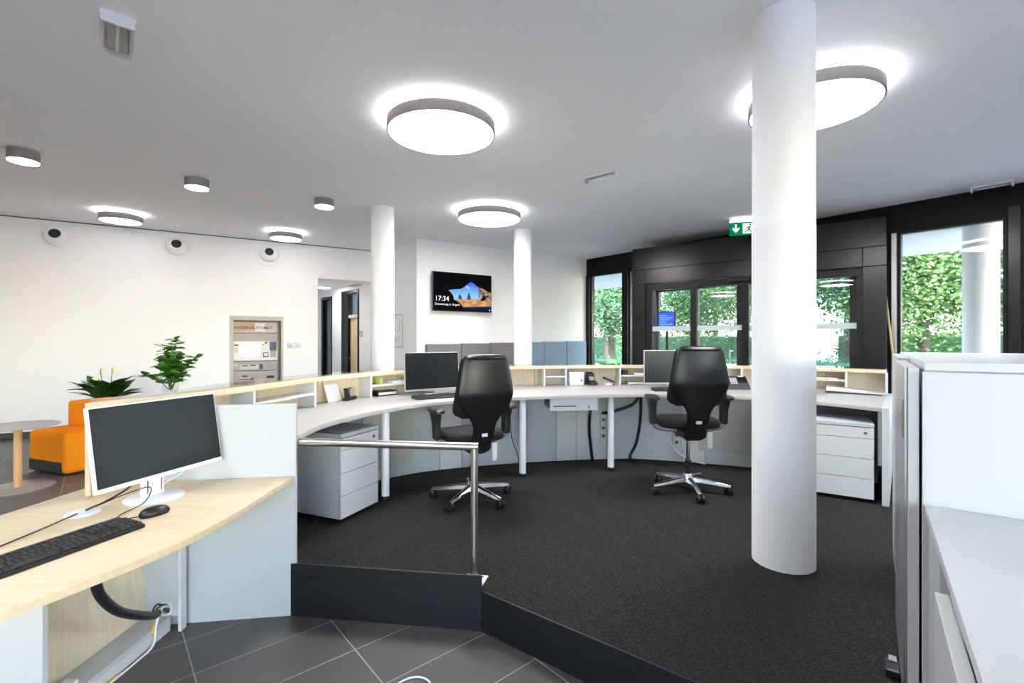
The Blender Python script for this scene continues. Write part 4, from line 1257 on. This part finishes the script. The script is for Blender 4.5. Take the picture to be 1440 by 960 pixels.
    MB().loft([ringpts(0.07, 0.03, -0.15, 0, 0.485), ringpts(0.076, 0.035, -0.185, 0, 0.53), ringpts(0.078, 0.03, -0.20, 0, 0.60)]).build('back_bracket', M_BLACK, e)
    # hang tag
    MB().box(0.085, 0.125, -0.2, -0.19, 0.40, 0.53).build('hang_tag', M_GPLAST, e)
    for sx in (-1, 1):
        ar = empty('armrest', (0, 0, 0)); ar.parent = e
        o = MB().loft([[(sx * .29 - .025, -.04, .56), (sx * .29 + .025, -.04, .56), (sx * .29 + .025, .03, .56), (sx * .29 - .025, .03, .56)],
                       [(sx * .295 - .024, -.045, .68), (sx * .295 + .024, -.045, .68), (sx * .295 + .024, .04, .68), (sx * .295 - .024, .04, .68)],
                       [(sx * .30 - .032, -.06, .765), (sx * .30 + .032, -.06, .765), (sx * .30 + .032, .06, .765), (sx * .30 - .032, .06, .765)]]).build('post', M_BLACK, ar, bevel=0.01)
        rings = []
        for z, k in ((0.765, .85), (0.772, 1), (0.788, 1), (0.797, .9), (0.80, .7)):
            rings.append([(sx * .30 + .046 * k * math.copysign(abs(math.cos(2 * math.pi * i / 24)) ** .6, math.cos(2 * math.pi * i / 24)), -0.01 + .12 * k * math.copysign(abs(math.sin(2 * math.pi * i / 24)) ** .6, math.sin(2 * math.pi * i / 24)), z) for i in range(24)])
        MB().loft(rings).build('arm_pad', M_BLACK, ar)
        MB().tube([(sx * 0.07, -0.01, 0.515), (sx * 0.18, -0.01, 0.515), (sx * 0.26, -0.005, 0.53), (sx * 0.29, -0.005, 0.57)], 0.018, 14).build('arm_bracket', M_ALU, ar)
    for ch in e.children:
        if ch.name.split('.')[0] not in ('base_hub', 'leg', 'column_sleeve'):
            ch.location.z -= drop
    return e
make_chair((1.465, 3.98, PZ), R(-1), 'black leather office chair right of the middle, directly facing the counter', R(-92))
make_chair((-0.315, 3.77, PZ), R(27), 'black leather office chair left of the middle, behind the hand rail', R(-70), 0.06)

# ---------------------------------------------------------------- monitors, keyboards, desk things
def monitor(loc, rz, w, h, zb, tilt, label, bez, foot_r):
    """screen faces local -y; origin at the foot centre on the desk"""
    e = empty('monitor', loc, rz, label, 'monitor', 'computer monitors')
    Mt = Matrix.Translation((0, -0.075, zb)) @ Matrix.Rotation(tilt, 4, 'X')
    MB().box(-0.04, 0.04, 0.045, 0.085, h * .36, h * .48, Mt).build('stand_head', bez, e, bevel=0.004)
    MB().box(-w / 2, w / 2, 0.0, 0.02, 0, h, Mt).build('casing', bez, e, bevel=0.003)
    b = 0.006
    MB().box(-w / 2 + b, w / 2 - b, -0.002, 0.0005, 0.018, h - b, Mt).build('screen', M_SCREEN, e)
    MB().box(-w * .28, w * .28, 0.02, 0.05, h * .2, h * .8, Mt).build('rear_housing', bez, e, bevel=0.01)
    o = MB().loft([[(-.045, .0, .012), (.045, .0, .012), (.045, .03, .012), (-.045, .03, .012)], [(-.045, .0, zb + h * .5), (.045, .0, zb + h * .5), (.045, .025, zb + h * .5), (-.045, .025, zb + h * .5)]]).build('stand', bez, e, bevel=0.004)
    if bez is M_WPLAST:
        MB().box(-0.034, -0.03, -0.0015, 0.0005, 0.03, 0.11).box(0.03, 0.034, -0.0015, 0.0005, 0.03, 0.11).build('stand_slot', M_DGREY, o)
    MB().lathe([(foot_r, 0.0005), (foot_r, 0.006), (foot_r * .93, 0.012)], 48, (0, 0.0, 0)).build('foot', bez, e)
    return e
def facing(dx, dy): return math.atan2(dx, -dy)     # rotation so that local -y points along (dx,dy)
monitor((-1.630, 2.18, LD), facing(0.966, -0.259), 0.585, 0.345, 0.108, R(-9), 'large monitor with white frame on the low birch desk', M_WPLAST, 0.115)
monitor((-0.79, 4.585, DZ), facing(0.58, -0.82), 0.56, 0.36, 0.04, R(-3), 'monitor with silver edge on the worktop behind the left office chair', M_SILVER, 0.10)
monitor((1.655, 5.06, DZ), facing(0.0, -1.0), 0.55, 0.355, 0.055, R(-3), 'monitor with silver edge half hidden by the right office chair', M_SILVER, 0.10)

def keyboard(loc, rz, label):
    e = empty('keyboard', loc, rz, label, 'keyboard', 'black keyboards')
    L, D = 0.455, 0.15
    MB().loft([[(-L / 2, -D / 2, 0), (L / 2, -D / 2, 0), (L / 2, D / 2, 0), (-L / 2, D / 2, 0)], [(-L / 2, -D / 2, 0.014), (L / 2, -D / 2, 0.014), (L / 2, D / 2, 0.026), (-L / 2, D / 2, 0.026)]]).build('case', M_BLACK, e, bevel=0.004)
    mb = MB()
    def key(x, y, w, d):
        z = 0.014 + (y + D / 2) / D * 0.012
        k = 0.82
        a, b = w / 2, d / 2
        mb.add([(x - a, y - b, z), (x + a, y - b, z), (x + a, y + b, z), (x - a, y + b, z), (x - a * k, y - b * k, z + .007), (x + a * k, y - b * k, z + .007), (x + a * k, y + b * k, z + .0075), (x - a * k, y + b * k, z + .0075)],
               [(4, 5, 6, 7), (0, 1, 5, 4), (1, 2, 6, 5), (2, 3, 7, 6), (3, 0, 4, 7)])
    for r in range(6):
        y = -0.056 + 0.0195 * r + (0.006 if r == 5 else 0)
        for c in range(15):
            if r == 0 and 3 <= c <= 9:
                if c == 6: key(-0.215 + 0.0193 * 6, y, 0.125, 0.016)
                continue
            if r == 5 and c in (1, 6, 11): continue
            key(-0.213 + 0.0193 * c + 0.003 * (r % 3), y, 0.0172, 0.0165)
        for c in range(3):
            if r in (3, 4, 5) or (r == 0) or (r == 1 and c == 1): key(0.092 + 0.0193 * c, y, 0.0172, 0.0165)
        for c in range(4):
            if r < 5: key(0.157 + 0.0193 * c, y, 0.0172, 0.0165)
    o = mb.build('key_caps', M_KEY, e, smooth=False)
    o['kind'] = 'stuff'
    MB().box(0.16, 0.215, 0.052, 0.066, 0.0235, 0.0268).build('indicator_strip', M_DGREY, e)
    return e
kd = Vector((0.3, 0.954))
kc = Vector((-1.408, 1.837)) - kd * 0.228 + Vector((-0.954, 0.3)) * 0.075
keyboard((kc.x, kc.y, LD), math.atan2(kd.y, kd.x), 'black keyboard on the low birch desk')
keyboard((-0.66, 4.28, DZ), math.atan2(0.58, 0.82), 'black keyboard on the worktop in front of the left staff monitor')
keyboard((1.66, 4.86, DZ), 0, 'black keyboard on the worktop behind the right office chair')

ms = empty('computer_mouse', (-1.47, 1.965, LD), R(60), 'black computer mouse beside the keyboard on the low birch desk', 'mouse')
rings = []
for z, k in ((0.0005, .9), (0.008, 1.0), (0.018, .97), (0.028, .82), (0.034, .55), (0.036, .25)):
    rings.append([(0.056 * k * math.cos(2 * math.pi * i / 24) - .006 * (1 - k), 0.031 * k * math.sin(2 * math.pi * i / 24), z) for i in range(24)])
b_ = MB().loft(rings).build('body', M_BLACK, ms)
MB().tube([(0.026, -0.003, 0.031), (0.04, -0.003, 0.027)], 0.0045, 8).build('scroll_wheel', M_DGREY, b_)
cable('mouse_cable', [(-1.495, 1.915, LD + .012), (-1.56, 1.90, LD + .005), (-1.60, 1.95, LD + .005), (-1.585, 2.06, LD + .02), (-1.62, 2.14, LD + .06), (-1.68, 2.08, LD + .05), (-1.75, 2.02, LD + .02), (-1.783, 1.995, LD + .008)], 0.0022, M_BLACK, 'thin black mouse cable looping on the low birch desk')
cable('keyboard_cable', [(-1.60, 1.63, LD + .012), (-1.66, 1.58, LD + .006), (-1.735, 1.50, LD + .004), (-1.77, 1.50, LD + .004), (-1.775, 1.62, LD + .004), (-1.78, 1.80, LD + .004), (-1.783, 1.96, LD + .008)], 0.0025, M_BLACK, 'thin black keyboard cable running to the white outlet plate')
cable('monitor_cable', [(-1.72, 2.18, LD + .12), (-1.70, 2.13, LD + .07), (-1.74, 2.06, LD + .03), (-1.783, 2.0, LD + .008)], 0.004, M_BLACK, 'black monitor cable dropping to the white outlet plate')
cable('white_monitor_cable', [(-1.735, 2.30, LD + .15), (-1.66, 2.42, LD + .07), (-1.68, 2.33, LD + .03), (-1.73, 2.3, LD + .004)], 0.004, M_WPLAST, 'white cable curling behind the monitor foot on the low birch desk')

def on_shelf(i, d):
    p = offset(SF, d)[i]
    t = SF[min(i + 1, 120)] - SF[max(i - 1, 0)]
    return p, math.atan2(t.y, t.x)
# receipt printer
i = idx(811)
p, a = on_shelf(i, 0.06)
e = empty('receipt_printer', (p.x, p.y, DZ + .001), a, 'small white receipt printer in the open counter compartment', 'printer')
MB().box(-0.085, 0.085, -0.06, 0.09, 0.0, 0.15).build('body', M_WPLAST, e, bevel=0.01)
MB().box(-0.082, 0.082, -0.062, 0.06, 0.115, 0.119).build('lid_gap', M_GPLAST, e)
MB().box(0.045, 0.065, -0.063, -0.059, 0.045, 0.065).build('power_button', M_DGREY, e)
MB().box(-0.06, 0.06, 0.0, 0.02, 0.149, 0.152).build('paper_slot', M_DGREY, e)
i = idx(831)
p, a = on_shelf(i, 0.05)
e = empty('card_terminal', (p.x, p.y, DZ + .001), a + .15, 'black card payment terminal standing next to the receipt printer', 'terminal')
MB().loft([[(-.05, -.06, 0), (.05, -.06, 0), (.05, .08, 0), (-.05, .08, 0)], [(-.05, -.05, .03), (.05, -.05, .03), (.05, .08, .07), (-.05, .08, .07)]]).build('cradle', M_BLACK, e, bevel=0.006)
Mt = Matrix.Translation((0, 0.0, 0.03)) @ Matrix.Rotation(R(-35), 4, 'X')
hh = MB().box(-0.04, 0.04, -0.015, 0.015, 0.0, 0.13, Mt).build('handset', M_BLACK, e, bevel=0.008)
MB().box(-0.03, 0.03, -0.017, -0.0148, 0.075, 0.115, Mt).build('display', M_DGREY, hh)
MB().box(-0.028, 0.028, -0.018, -0.0148, 0.015, 0.065, Mt).build('keypad', M_SILVER, hh)
MB().tube([(-.045, .05, .06), (-.045, .05, .13)], .01, 10).tube([(.045, .05, .06), (.045, .05, .13)], .01, 10).build('cradle_horn', M_BLACK, e)
def stapler(loc, rz, label):
    e = empty('stapler', loc, rz, label, 'stapler', 'desk staplers')
    MB().box(-0.07, 0.07, -0.018, 0.018, 0, 0.012).build('base', M_BLACK, e, bevel=0.004)
    Mt = Matrix.Translation((-0.06, 0, 0.02)) @ Matrix.Rotation(R(-22), 4, 'Y')
    MB().box(0, 0.14, -0.014, 0.014, 0, 0.022, Mt).build('arm', M_BLACK, e, bevel=0.006)
    MB().box(-0.065, 0.06, -0.012, 0.012, 0.012, 0.022).build('magazine', M_SILVER, e, bevel=0.002)
p, a = on_shelf(idx(856), 0.03)
stapler((p.x, p.y, DZ + .001), a + R(160), 'black stapler in the compartment right of the receipt printer')
e = empty('note_pad', (p.x - .02, p.y - .06, DZ + .001), a + .3, 'small white note pad lying beside the stapler', 'note pad')
MB().box(-0.045, 0.045, -0.03, 0.03, 0, 0.012).build('pages', M_PAPER, e, bevel=0.001)
MB().box(-0.046, 0.046, 0.02, 0.0305, 0, 0.0135).build('glue_strip', M_GPLAST, e)
# papers and tape dispenser, left compartment
p, a = on_shelf(idx(486), 0.08)
e = empty('leaning_folder', (p.x, p.y, DZ + .001), a + R(10), 'white folder leaning against the birch back of the left open compartment', 'folder')
Mt = Matrix.Rotation(R(-18), 4, 'X')
MB().box(-0.09, 0.09, 0, 0.008, 0, 0.15, Mt).build('cover', M_WPLAST, e, bevel=0.001)
MB().box(-0.085, 0.085, 0.008, 0.012, 0.004, 0.145, Mt).build('pages', M_PAPER, e)
p, a = on_shelf(idx(501), 0.05)
e = empty('tape_dispenser', (p.x, p.y, DZ + .001), a + R(20), 'black and grey tape dispenser beside the leaning folder', 'dispenser')
MB().loft([[(-.09, -.03, 0), (.08, -.03, 0), (.08, .03, 0), (-.09, .03, 0)], [(-.085, -.026, .022), (.075, -.026, .03), (.075, .026, .03), (-.085, .026, .022)]]).build('base', M_BLACK, e, bevel=0.006)
Mt = Matrix.Translation((0.02, 0, 0.065)) @ Matrix.Rotation(R(90), 4, 'X')
MB().lathe([(0.042, -0.012), (0.042, 0.012)], 24, M=Mt).build('tape_roll', M_SILVER, e)
MB().box(-0.05, -0.035, -0.02, 0.02, 0.02, 0.12, Matrix.Rotation(R(-15), 4, 'Y')).build('lever', M_BLACK, e, bevel=0.004)
# box files etc. in the shelved compartments
def small_box(i, d, dz, w, dp, h, m, rot, name, label, cat, lid=None):
    p, a = on_shelf(i, d)
    e = empty(name, (p.x, p.y, DZ + dz + .001), a + rot, label, cat)
    MB().box(-w / 2, w / 2, -dp / 2, dp / 2, 0, h).build('body', m, e, bevel=0.003)
    if lid: MB().box(-w / 2 + .006, w / 2 - .006, -dp / 2 - .001, -dp / 2 + .001, h * .25, h * .75).build('front_label', lid, e)
    return e
i1, i2 = idx(528), idx(600)
small_box(idx(550), 0.075, 0, 0.2, 0.11, 0.045, M_BLACK, 0, 'document_tray', 'black document tray with light front strip below the shelf beside the left staff monitor', 'tray', M_GPLAST)
small_box(idx(537), 0.06, 0.112, 0.035, 0.05, 0.06, mat('lime plastic', (170, 190, 60), 0.5), 0.3, 'lime_sharpener', 'lime green little box on the middle shelf beside the left staff monitor', 'box', M_GPLAST)
small_box(idx(560), 0.075, 0.112, 0.15, 0.1, 0.02, M_PAPER, 0.1, 'paper_stack', 'stack of white papers on the middle shelf beside the left staff monitor', 'paper', M_GPLAST)
small_box(idx(580), 0.075, 0.112, 0.12, 0.1, 0.035, M_WPLAST, -0.2, 'white_carton', 'white flat carton on the middle shelf behind the left staff monitor', 'carton', M_GPLAST)
small_box(idx(898), 0.075, 0, 0.2, 0.12, 0.03, M_SILVER, 0, 'silver_device', 'flat silver device below the shelf left of the right staff monitor', 'device', M_GPLAST)
small_box(idx(882), 0.08, 0.112, 0.07, 0.06, 0.05, M_BLACK, 0.4, 'black_desk_device', 'small black device on the middle shelf left of the right staff monitor', 'device', M_DGREY)
small_box(idx(903), 0.075, 0.112, 0.14, 0.1, 0.018, M_PAPER, -0.2, 'paper_stack', 'stack of white papers on the middle shelf left of the right staff monitor', 'paper', M_GPLAST)
small_box(idx(1160), 0.075, 0.112, 0.24, 0.12, 0.015, mat('brown envelope', (196, 160, 116), 0.7), 0.05, 'envelope_stack', 'brown envelopes on the middle shelf right of the thick pillar', 'envelopes', M_PAPER)
# desk phone
e = empty('desk_phone', (2.36, 5.06, DZ), R(-12), 'dark grey desk telephone with handset right of the right office chair', 'telephone')
b_ = MB().loft([[(-.13, -.09, 0), (.13, -.09, 0), (.13, .1, 0), (-.13, .1, 0)], [(-.13, -.09, .025), (.13, -.09, .025), (.13, .1, .13), (-.13, .1, .13)]]).build('body', M_DGREY, e, bevel=0.006)
Mt = Matrix.Translation((0, -0.09, 0.025)) @ Matrix.Rotation(math.atan2(.105, .19), 4, 'X')
for r in range(4):
    for c in range(3):
        MB().box(-.045 + .024 * c, -.027 + .024 * c, .06 + .03 * r, .078 + .03 * r, 0, .005, Mt).build('key', M_GPLAST, b_)
MB().box(.03, .12, .09, .19, 0, .004, Mt).build('display', M_SCREEN, b_)
MB().box(.05, .1, .195, .212, 0, .004, Mt).build('label_strip', M_PAPER, b_)
MB().tube([(-.1, .0, .0), (-.1, .02, .028), (-.1, .11, .035), (-.1, .19, .028), (-.1, .21, .0)], [.02, .022, .016, .022, .02], 14, Mt).build('handset', M_DGREY, e)
e = empty('headset', (2.72, 5.10, DZ), R(20), 'small black headset stand peeking out beside the thick pillar', 'headset')
MB().lathe([(.045, 0), (.045, .012), (.01, .02)], 24).build('stand_foot', M_BLACK, e)
MB().tube([(0, 0, .015), (0.01, 0, .1), (-.03, 0, .17)], .008, 10).build('stand_arm', M_BLACK, e)
MB().lathe([(.03, -.01), (.034, 0), (.03, .012)], 20, (-.03, 0, .165)).build('ear_cup', M_BLACK, e)
MB().tube([(-.03, 0, .165), (-.06, .02, .12), (-.06, .03, .06)], .006, 8).build('boom', M_DGREY, e)
# laptop shaped silver punch / closed laptop at the right end of the worktop
e = empty('laminator', (3.28, 4.62, DZ), R(-38), 'long silver paper trimmer lying at the right end of the worktop', 'trimmer')
MB().box(-0.2, 0.24, -0.08, 0.08, 0.0, 0.015).build('base', M_DGREY, e, bevel=0.004)
MB().loft([[(-.2, -.085, .02), (-.2, .06, .02), (-.2, .06, .065), (-.2, -.07, .06)], [(.26, -.085, .012), (.26, .06, .012), (.26, .06, .03), (.26, -.07, .028)]]).build('cutting_arm', M_SILVER, e, bevel=0.004)
MB().box(-0.205, -0.15, -0.07, 0.06, 0.0, 0.05).build('hinge_block', M_BLACK, e, bevel=0.004)

# cables and power strips under the worktop
cable('desk_hose', [(0.78, 4.72, 0.90), (0.775, 4.80, 0.6), (0.80, 4.88, 0.4), (0.83, 4.93, PZ + .012)], 0.016, M_BLACK, 'black cable hose hanging behind the cash drawer', 'cable hoses', 10)
cable('desk_hose', [(1.30, 4.85, 0.90), (1.22, 4.86, 0.80), (1.05, 4.90, 0.73), (0.93, 4.94, 0.70)], 0.016, M_BLACK, 'black cable hose swinging sideways behind the third worktop leg', 'cable hoses', 10)
cable('desk_hose', [(1.31, 4.86, 0.90), (1.31, 4.88, 0.65), (1.28, 4.92, 0.4), (1.22, 4.94, 0.26), (1.24, 4.9, PZ + .015)], 0.015, M_BLACK, 'black cable hose dropping to the carpet left of the right office chair', 'cable hoses', 10)
cable('white_desk_cable', [(1.62, 4.80, 0.62), (1.60, 4.84, 0.45), (1.68, 4.88, 0.32), (1.82, 4.85, 0.24), (1.95, 4.82, PZ + .006)], 0.007, M_WPLAST, 'white cable hanging behind the right office chair')
cable('thin_desk_cable', [(-0.02, 4.6, 0.75), (0.0, 4.65, 0.5), (0.06, 4.75, 0.3), (0.07, 4.78, PZ + .004)], 0.004, M_BLACK, 'thin black cable hanging behind the left office chair')
def pstrip(px, z0, z1, label):
    i = midx(px)
    p = offset(MF, -0.004)[i]; t = MF[i + 1] - MF[i - 1]
    e = empty('power_strip', (p.x, p.y, z0), math.atan2(t.y, t.x), label, 'power strip', 'white power strips')
    MB().box(-0.025, 0.025, -0.035, 0, 0, z1 - z0).build('body', M_GPLAST, e, bevel=0.004)
    for k in range(3):
        o = MB().lathe([(0.016, 0), (0.018, 0.003)], 16).build('outlet', M_DGREY, e)
        o.location = (0, -0.0355, (z1 - z0) * (0.2 + 0.3 * k)); o.rotation_euler = (R(90), 0, 0)
pstrip(844, 0.40, 0.68, 'white vertical power strip behind the third worktop leg')
pstrip(953, 0.36, 0.60, 'white vertical power strip behind the right office chair')

# ---------------------------------------------------------------- cabinets at the right
CD = Vector((0.6, 0.8)); CN = Vector((0.8, -0.6)); AC2 = math.atan2(CD.y, CD.x)
FAR = Vector((2.215, 2.80))
LEN = 1.55
NEAR = FAR - CD * LEN
tc_ = empty('tall_cabinet', (NEAR.x, NEAR.y, PZ), AC2, 'tall white sideboard cabinet with metal edged sliding doors at the right', 'cabinet')
CH = 1.186
# local x runs along the front (away from the viewer), local -y is the depth direction into the room's right
DPT = 0.62
MB().box(0.0, LEN, -DPT, -0.048, 0.03, CH - 0.03).build('body', M_WHITE, tc_, bevel=0.002)
MB().box(-0.0, LEN, -DPT - .002, -0.046, CH - 0.029, CH).build('top_board', M_WHITE, tc_, bevel=0.002)
MB().box(-0.022, -0.001, -DPT, -0.04, 0.03, CH - 0.032).build('side_panel', M_WHITE, tc_, bevel=0.002)
dr1 = MB().box(0.0, 0.68, -0.034, -0.006, 0.035, CH - 0.02).build('sliding_door', M_WHITE, tc_, bevel=0.002)
MB().box(0.02, 0.681, -0.006, 0.004, 0.035, CH - 0.02).build('grip_strip', M_ALU, dr1, bevel=0.002)
MB().box(0.04, 0.055, 0.004, 0.008, 0.93, 1.06).build('handle', M_STEEL, dr1, bevel=0.003)
dr2 = MB().box(0.70, LEN, -0.044, -0.012, 0.035, CH - 0.01).build('sliding_door', M_WHITE, tc_, bevel=0.002)
MB().box(0.70, 0.73, -0.012, -0.006, 0.035, CH - 0.01).build('grip_strip', M_ALU, dr2, bevel=0.002)
MB().box(0.05, LEN - 0.05, -DPT + .03, -0.08, 0.0005, 0.03).build('plinth', M_DGREY, tc_)

LN0 = NEAR - CD * 0.026
lc = empty('low_cabinet', (LN0.x, LN0.y, PZ), AC2, 'low white cabinet with wide top in the right foreground', 'cabinet')
LCH = 0.937 - PZ
LL = 1.35
MB().box(-LL, 0.0, -0.75, -0.045, LCH - 0.028, LCH).build('top_board', M_WHITE, lc, bevel=0.002)
MB().box(-LL, 0.0, -0.74, -0.075, 0.03, LCH - 0.0285).build('body', M_OFFW, lc, bevel=0.002)
MB().box(-0.30, -0.002, -0.074, -0.055, 0.035, LCH - 0.035).build('fixed_front', M_OFFW, lc, bevel=0.002)
d3 = MB().box(-LL, -0.55, -0.049, -0.024, 0.035, LCH - 0.05).build('sliding_door', M_WHITE, lc, bevel=0.002)
MB().box(-LL + .05, -0.05, -0.7, -0.1, 0.0005, 0.03).build('plinth', M_DGREY, lc)

# black door stop on the carpet by the cabinet
e = empty('door_stop', (1.435, 1.80, PZ + .0005), AC2, 'small black rubber foot on the carpet beside the cabinet base', 'door stop')
MB().box(-0.04, 0.05, -0.025, 0.025, 0.0, 0.03).build('rubber_block', M_BLACK, e, bevel=0.008)
MB().box(0.02, 0.06, -0.012, 0.012, 0.03, 0.036).build('metal_tab', M_ALU, e)

# broom leaning at the facade
q0 = onf(5.75) - NF * 0.2
bt = onf(5.53) - NF * 0.05
e = empty('broom', (q0.x, q0.y, 0), AF, 'broom with wooden stick leaning against the black facade mullion', 'broom')
MB().tube([(0.0, 0.0, 0.10), (-0.22, 0.15, 2.04)], 0.013, 12).build('stick', M_BROOM, e)
MB().box(-0.15, 0.15, -0.03, 0.03, 0.07, 0.11).build('head', M_BROOM, e, bevel=0.006)
MB().box(-0.15, 0.15, -0.035, 0.035, 0.0, 0.07).build('bristles', M_BLACK, e)

# ---------------------------------------------------------------- waiting area: chair, table, plants
oc = empty('lounge_chair', (-5.39, 5.32, 0), math.atan2(-0.235, 0.64), 'orange upholstered lounge chair with dark base patch', 'chair')
MB().box(0, 0.68, 0, 0.80, 0.015, 0.46).build('seat', M_ORANGE, oc, bevel=0.06, seg=5)
MB().box(0.0, 0.68, 0.36, 0.80, 0.42, 0.74).build('backrest', M_ORANGE, oc, bevel=0.035, seg=4)
MB().box(-0.003, 0.64, -0.004, 0.22, 0.012, 0.17).build('dark_base_patch', M_CHARC, oc, bevel=0.05, seg=4)
tb = empty('side_table', (-4.868, 4.707, 0), 0, 'round grey side table on a beech pole with disc foot', 'table')
MB().lathe([(0.30, 0.605), (0.31, 0.61), (0.31, 0.617), (0.30, 0.62)], 56).build('tabletop', M_TABLE, tb)
MB().lathe([(0.032, 0.015), (0.032, 0.605)], 28).build('pole', M_BEECH, tb)
MB().lathe([(0.275, 0), (0.275, 0.008), (0.26, 0.014)], 56).build('foot_disc', M_TFOOT, tb)

def leaf_mesh(name, L, W, fold, droop, round_=False):
    mb = MB()
    n = 6
    for i in range(n + 1):
        t = i / n
        w = W * (math.sin(math.pi * min(1, t * 1.02)) ** (0.55 if round_ else 0.8)) * (1.0 if not round_ else (0.75 + 0.5 * t)) + 0.0004
        x = L * t
        z = -droop * t * t
        mb.v += [Vector((x, -w, z + fold * w)), Vector((x, 0, z)), Vector((x, w, z + fold * w))]
    for i in range(n):
        o = 3 * i
        mb.f += [[o, o + 3, o + 4, o + 1], [o + 1, o + 4, o + 5, o + 2]]
    return mb
def leaf_obj(me, parent, p, d, roll, s):
    o = bpy.data.objects.new('leaf', me)
    col.objects.link(o)
    o.parent = parent
    q = Vector(d).to_track_quat('X', 'Z')
    o.matrix_local = Matrix.Translation(p) @ q.to_matrix().to_4x4() @ Matrix.Rotation(roll, 4, 'X') @ Matrix.Scale(s, 4)
    return o
rp = random.Random(11)
# leafy plant in a glass vase on the ledge
vp = voff(SF, 0.55)[idx(245)]
vs_ = empty('vase_plant', (vp.x, vp.y, LZ + 0.0115), 0, 'leafy green branches in a small glass vase on the counter ledge', 'plant')
MB().lathe([(0.030, 0), (0.034, 0.004), (0.036, 0.06), (0.034, 0.062), (0.033, 0.008), (0.028, 0.006)], 28).build('glass_vase', M_CLEAR, vs_)
tmp = leaf_mesh('leaf', 0.05, 0.0195, 0.2, 0.010, True).build('leaf', M_LEAF, vs_, recalc=False)
lme = tmp.data
bpy.data.objects.remove(tmp)
stems = [((-0.12, -0.03, 0.09), 11), ((-0.075, 0.02, 0.16), 14), ((-0.02, -0.02, 0.24), 16), ((0.01, 0.03, 0.275), 18), ((0.06, -0.03, 0.20), 15), ((0.12, 0.02, 0.18), 15), ((0.09, -0.05, 0.10), 12), ((0.03, -0.06, 0.15), 12), ((-0.02, 0.05, 0.15), 10), ((0.05, 0.05, 0.13), 10)]
for tip, n in stems:
    tip = Vector(tip)
    mid = Vector((tip.x * 0.35, tip.y * 0.35, max(0.05, tip.z * 0.55)))
    MB().tube([(tip.x * .05, tip.y * .05, 0.01), mid, tip], [0.0025, 0.002, 0.0015], 6).build('stem', M_STEM, vs_)
    n = int(n * 1.8)
    for k in range(n):
        t = 0.28 + 0.74 * k / (n - 1)
        pt = mid.lerp(tip, max(0, (t - .4) / .6)) if t > .4 else Vector((0, 0, .02)).lerp(mid, t / .4)
        a = k * 2.4 + rp.random()
        dd = Vector((math.cos(a), math.sin(a), rp.uniform(-0.15, 0.9)))
        leaf_obj(lme, vs_, pt, dd, rp.uniform(-.5, .5), rp.uniform(0.75, 1.15))
# peace lily in a planter behind the lounge chair
pq = empty('peace_lily', (-5.35, 6.30, 0), 0, 'peace lily with white flowers in a planter behind the orange chair', 'plant')
MB().lathe([(0.16, 0), (0.20, 0.02), (0.22, 0.58), (0.20, 0.58), (0.19, 0.52)], 40).build('planter', M_GPLAST, pq)
MB().lathe([(0.19, 0.5), (0.19, 0.53)], 32).build('soil', mat('soil', (60, 46, 36), 0.95), pq)
tmp = leaf_mesh('leaf', 0.30, 0.07, 0.25, 0.11).build('leaf', M_LEAFD, pq, recalc=False)
l2 = tmp.data
bpy.data.objects.remove(tmp)
for k in range(64):
    a = k * 2.39996 + rp.uniform(-.2, .2)
    el = rp.uniform(0.55, 2.4)
    r0 = rp.uniform(0.02, 0.14)
    b0 = Vector((r0 * math.cos(a), r0 * math.sin(a), 0.64 + rp.uniform(0, .12)))
    leaf_obj(l2, pq, b0, (math.cos(a), math.sin(a), el), rp.uniform(-.3, .3), rp.uniform(0.7, 1.2))
for k, (x, y, z) in enumerate(((-0.03, -0.05, 1.04), (0.08, 0.0, 1.04), (-0.16, -0.02, 0.93))):
    MB().tube([(x * .2, y * .2, 0.55), (x * .7, y * .7, z - .2), (x, y, z)], 0.004, 6).build('flower_stalk', M_STEM, pq)
    f_ = leaf_mesh('spathe', 0.12, 0.038, 0.5, 0.02).build('flower', M_FLOWER, pq, recalc=False)
    f_.matrix_local = Matrix.Translation((x, y, z - .05)) @ Vector((0.1, 0.25, 1)).to_track_quat('X', 'Y').to_matrix().to_4x4()
    MB().tube([(x, y - .005, z - .03), (x, y - .008, z + .04)], [.007, .004], 8).build('spadix', M_STEM, pq)
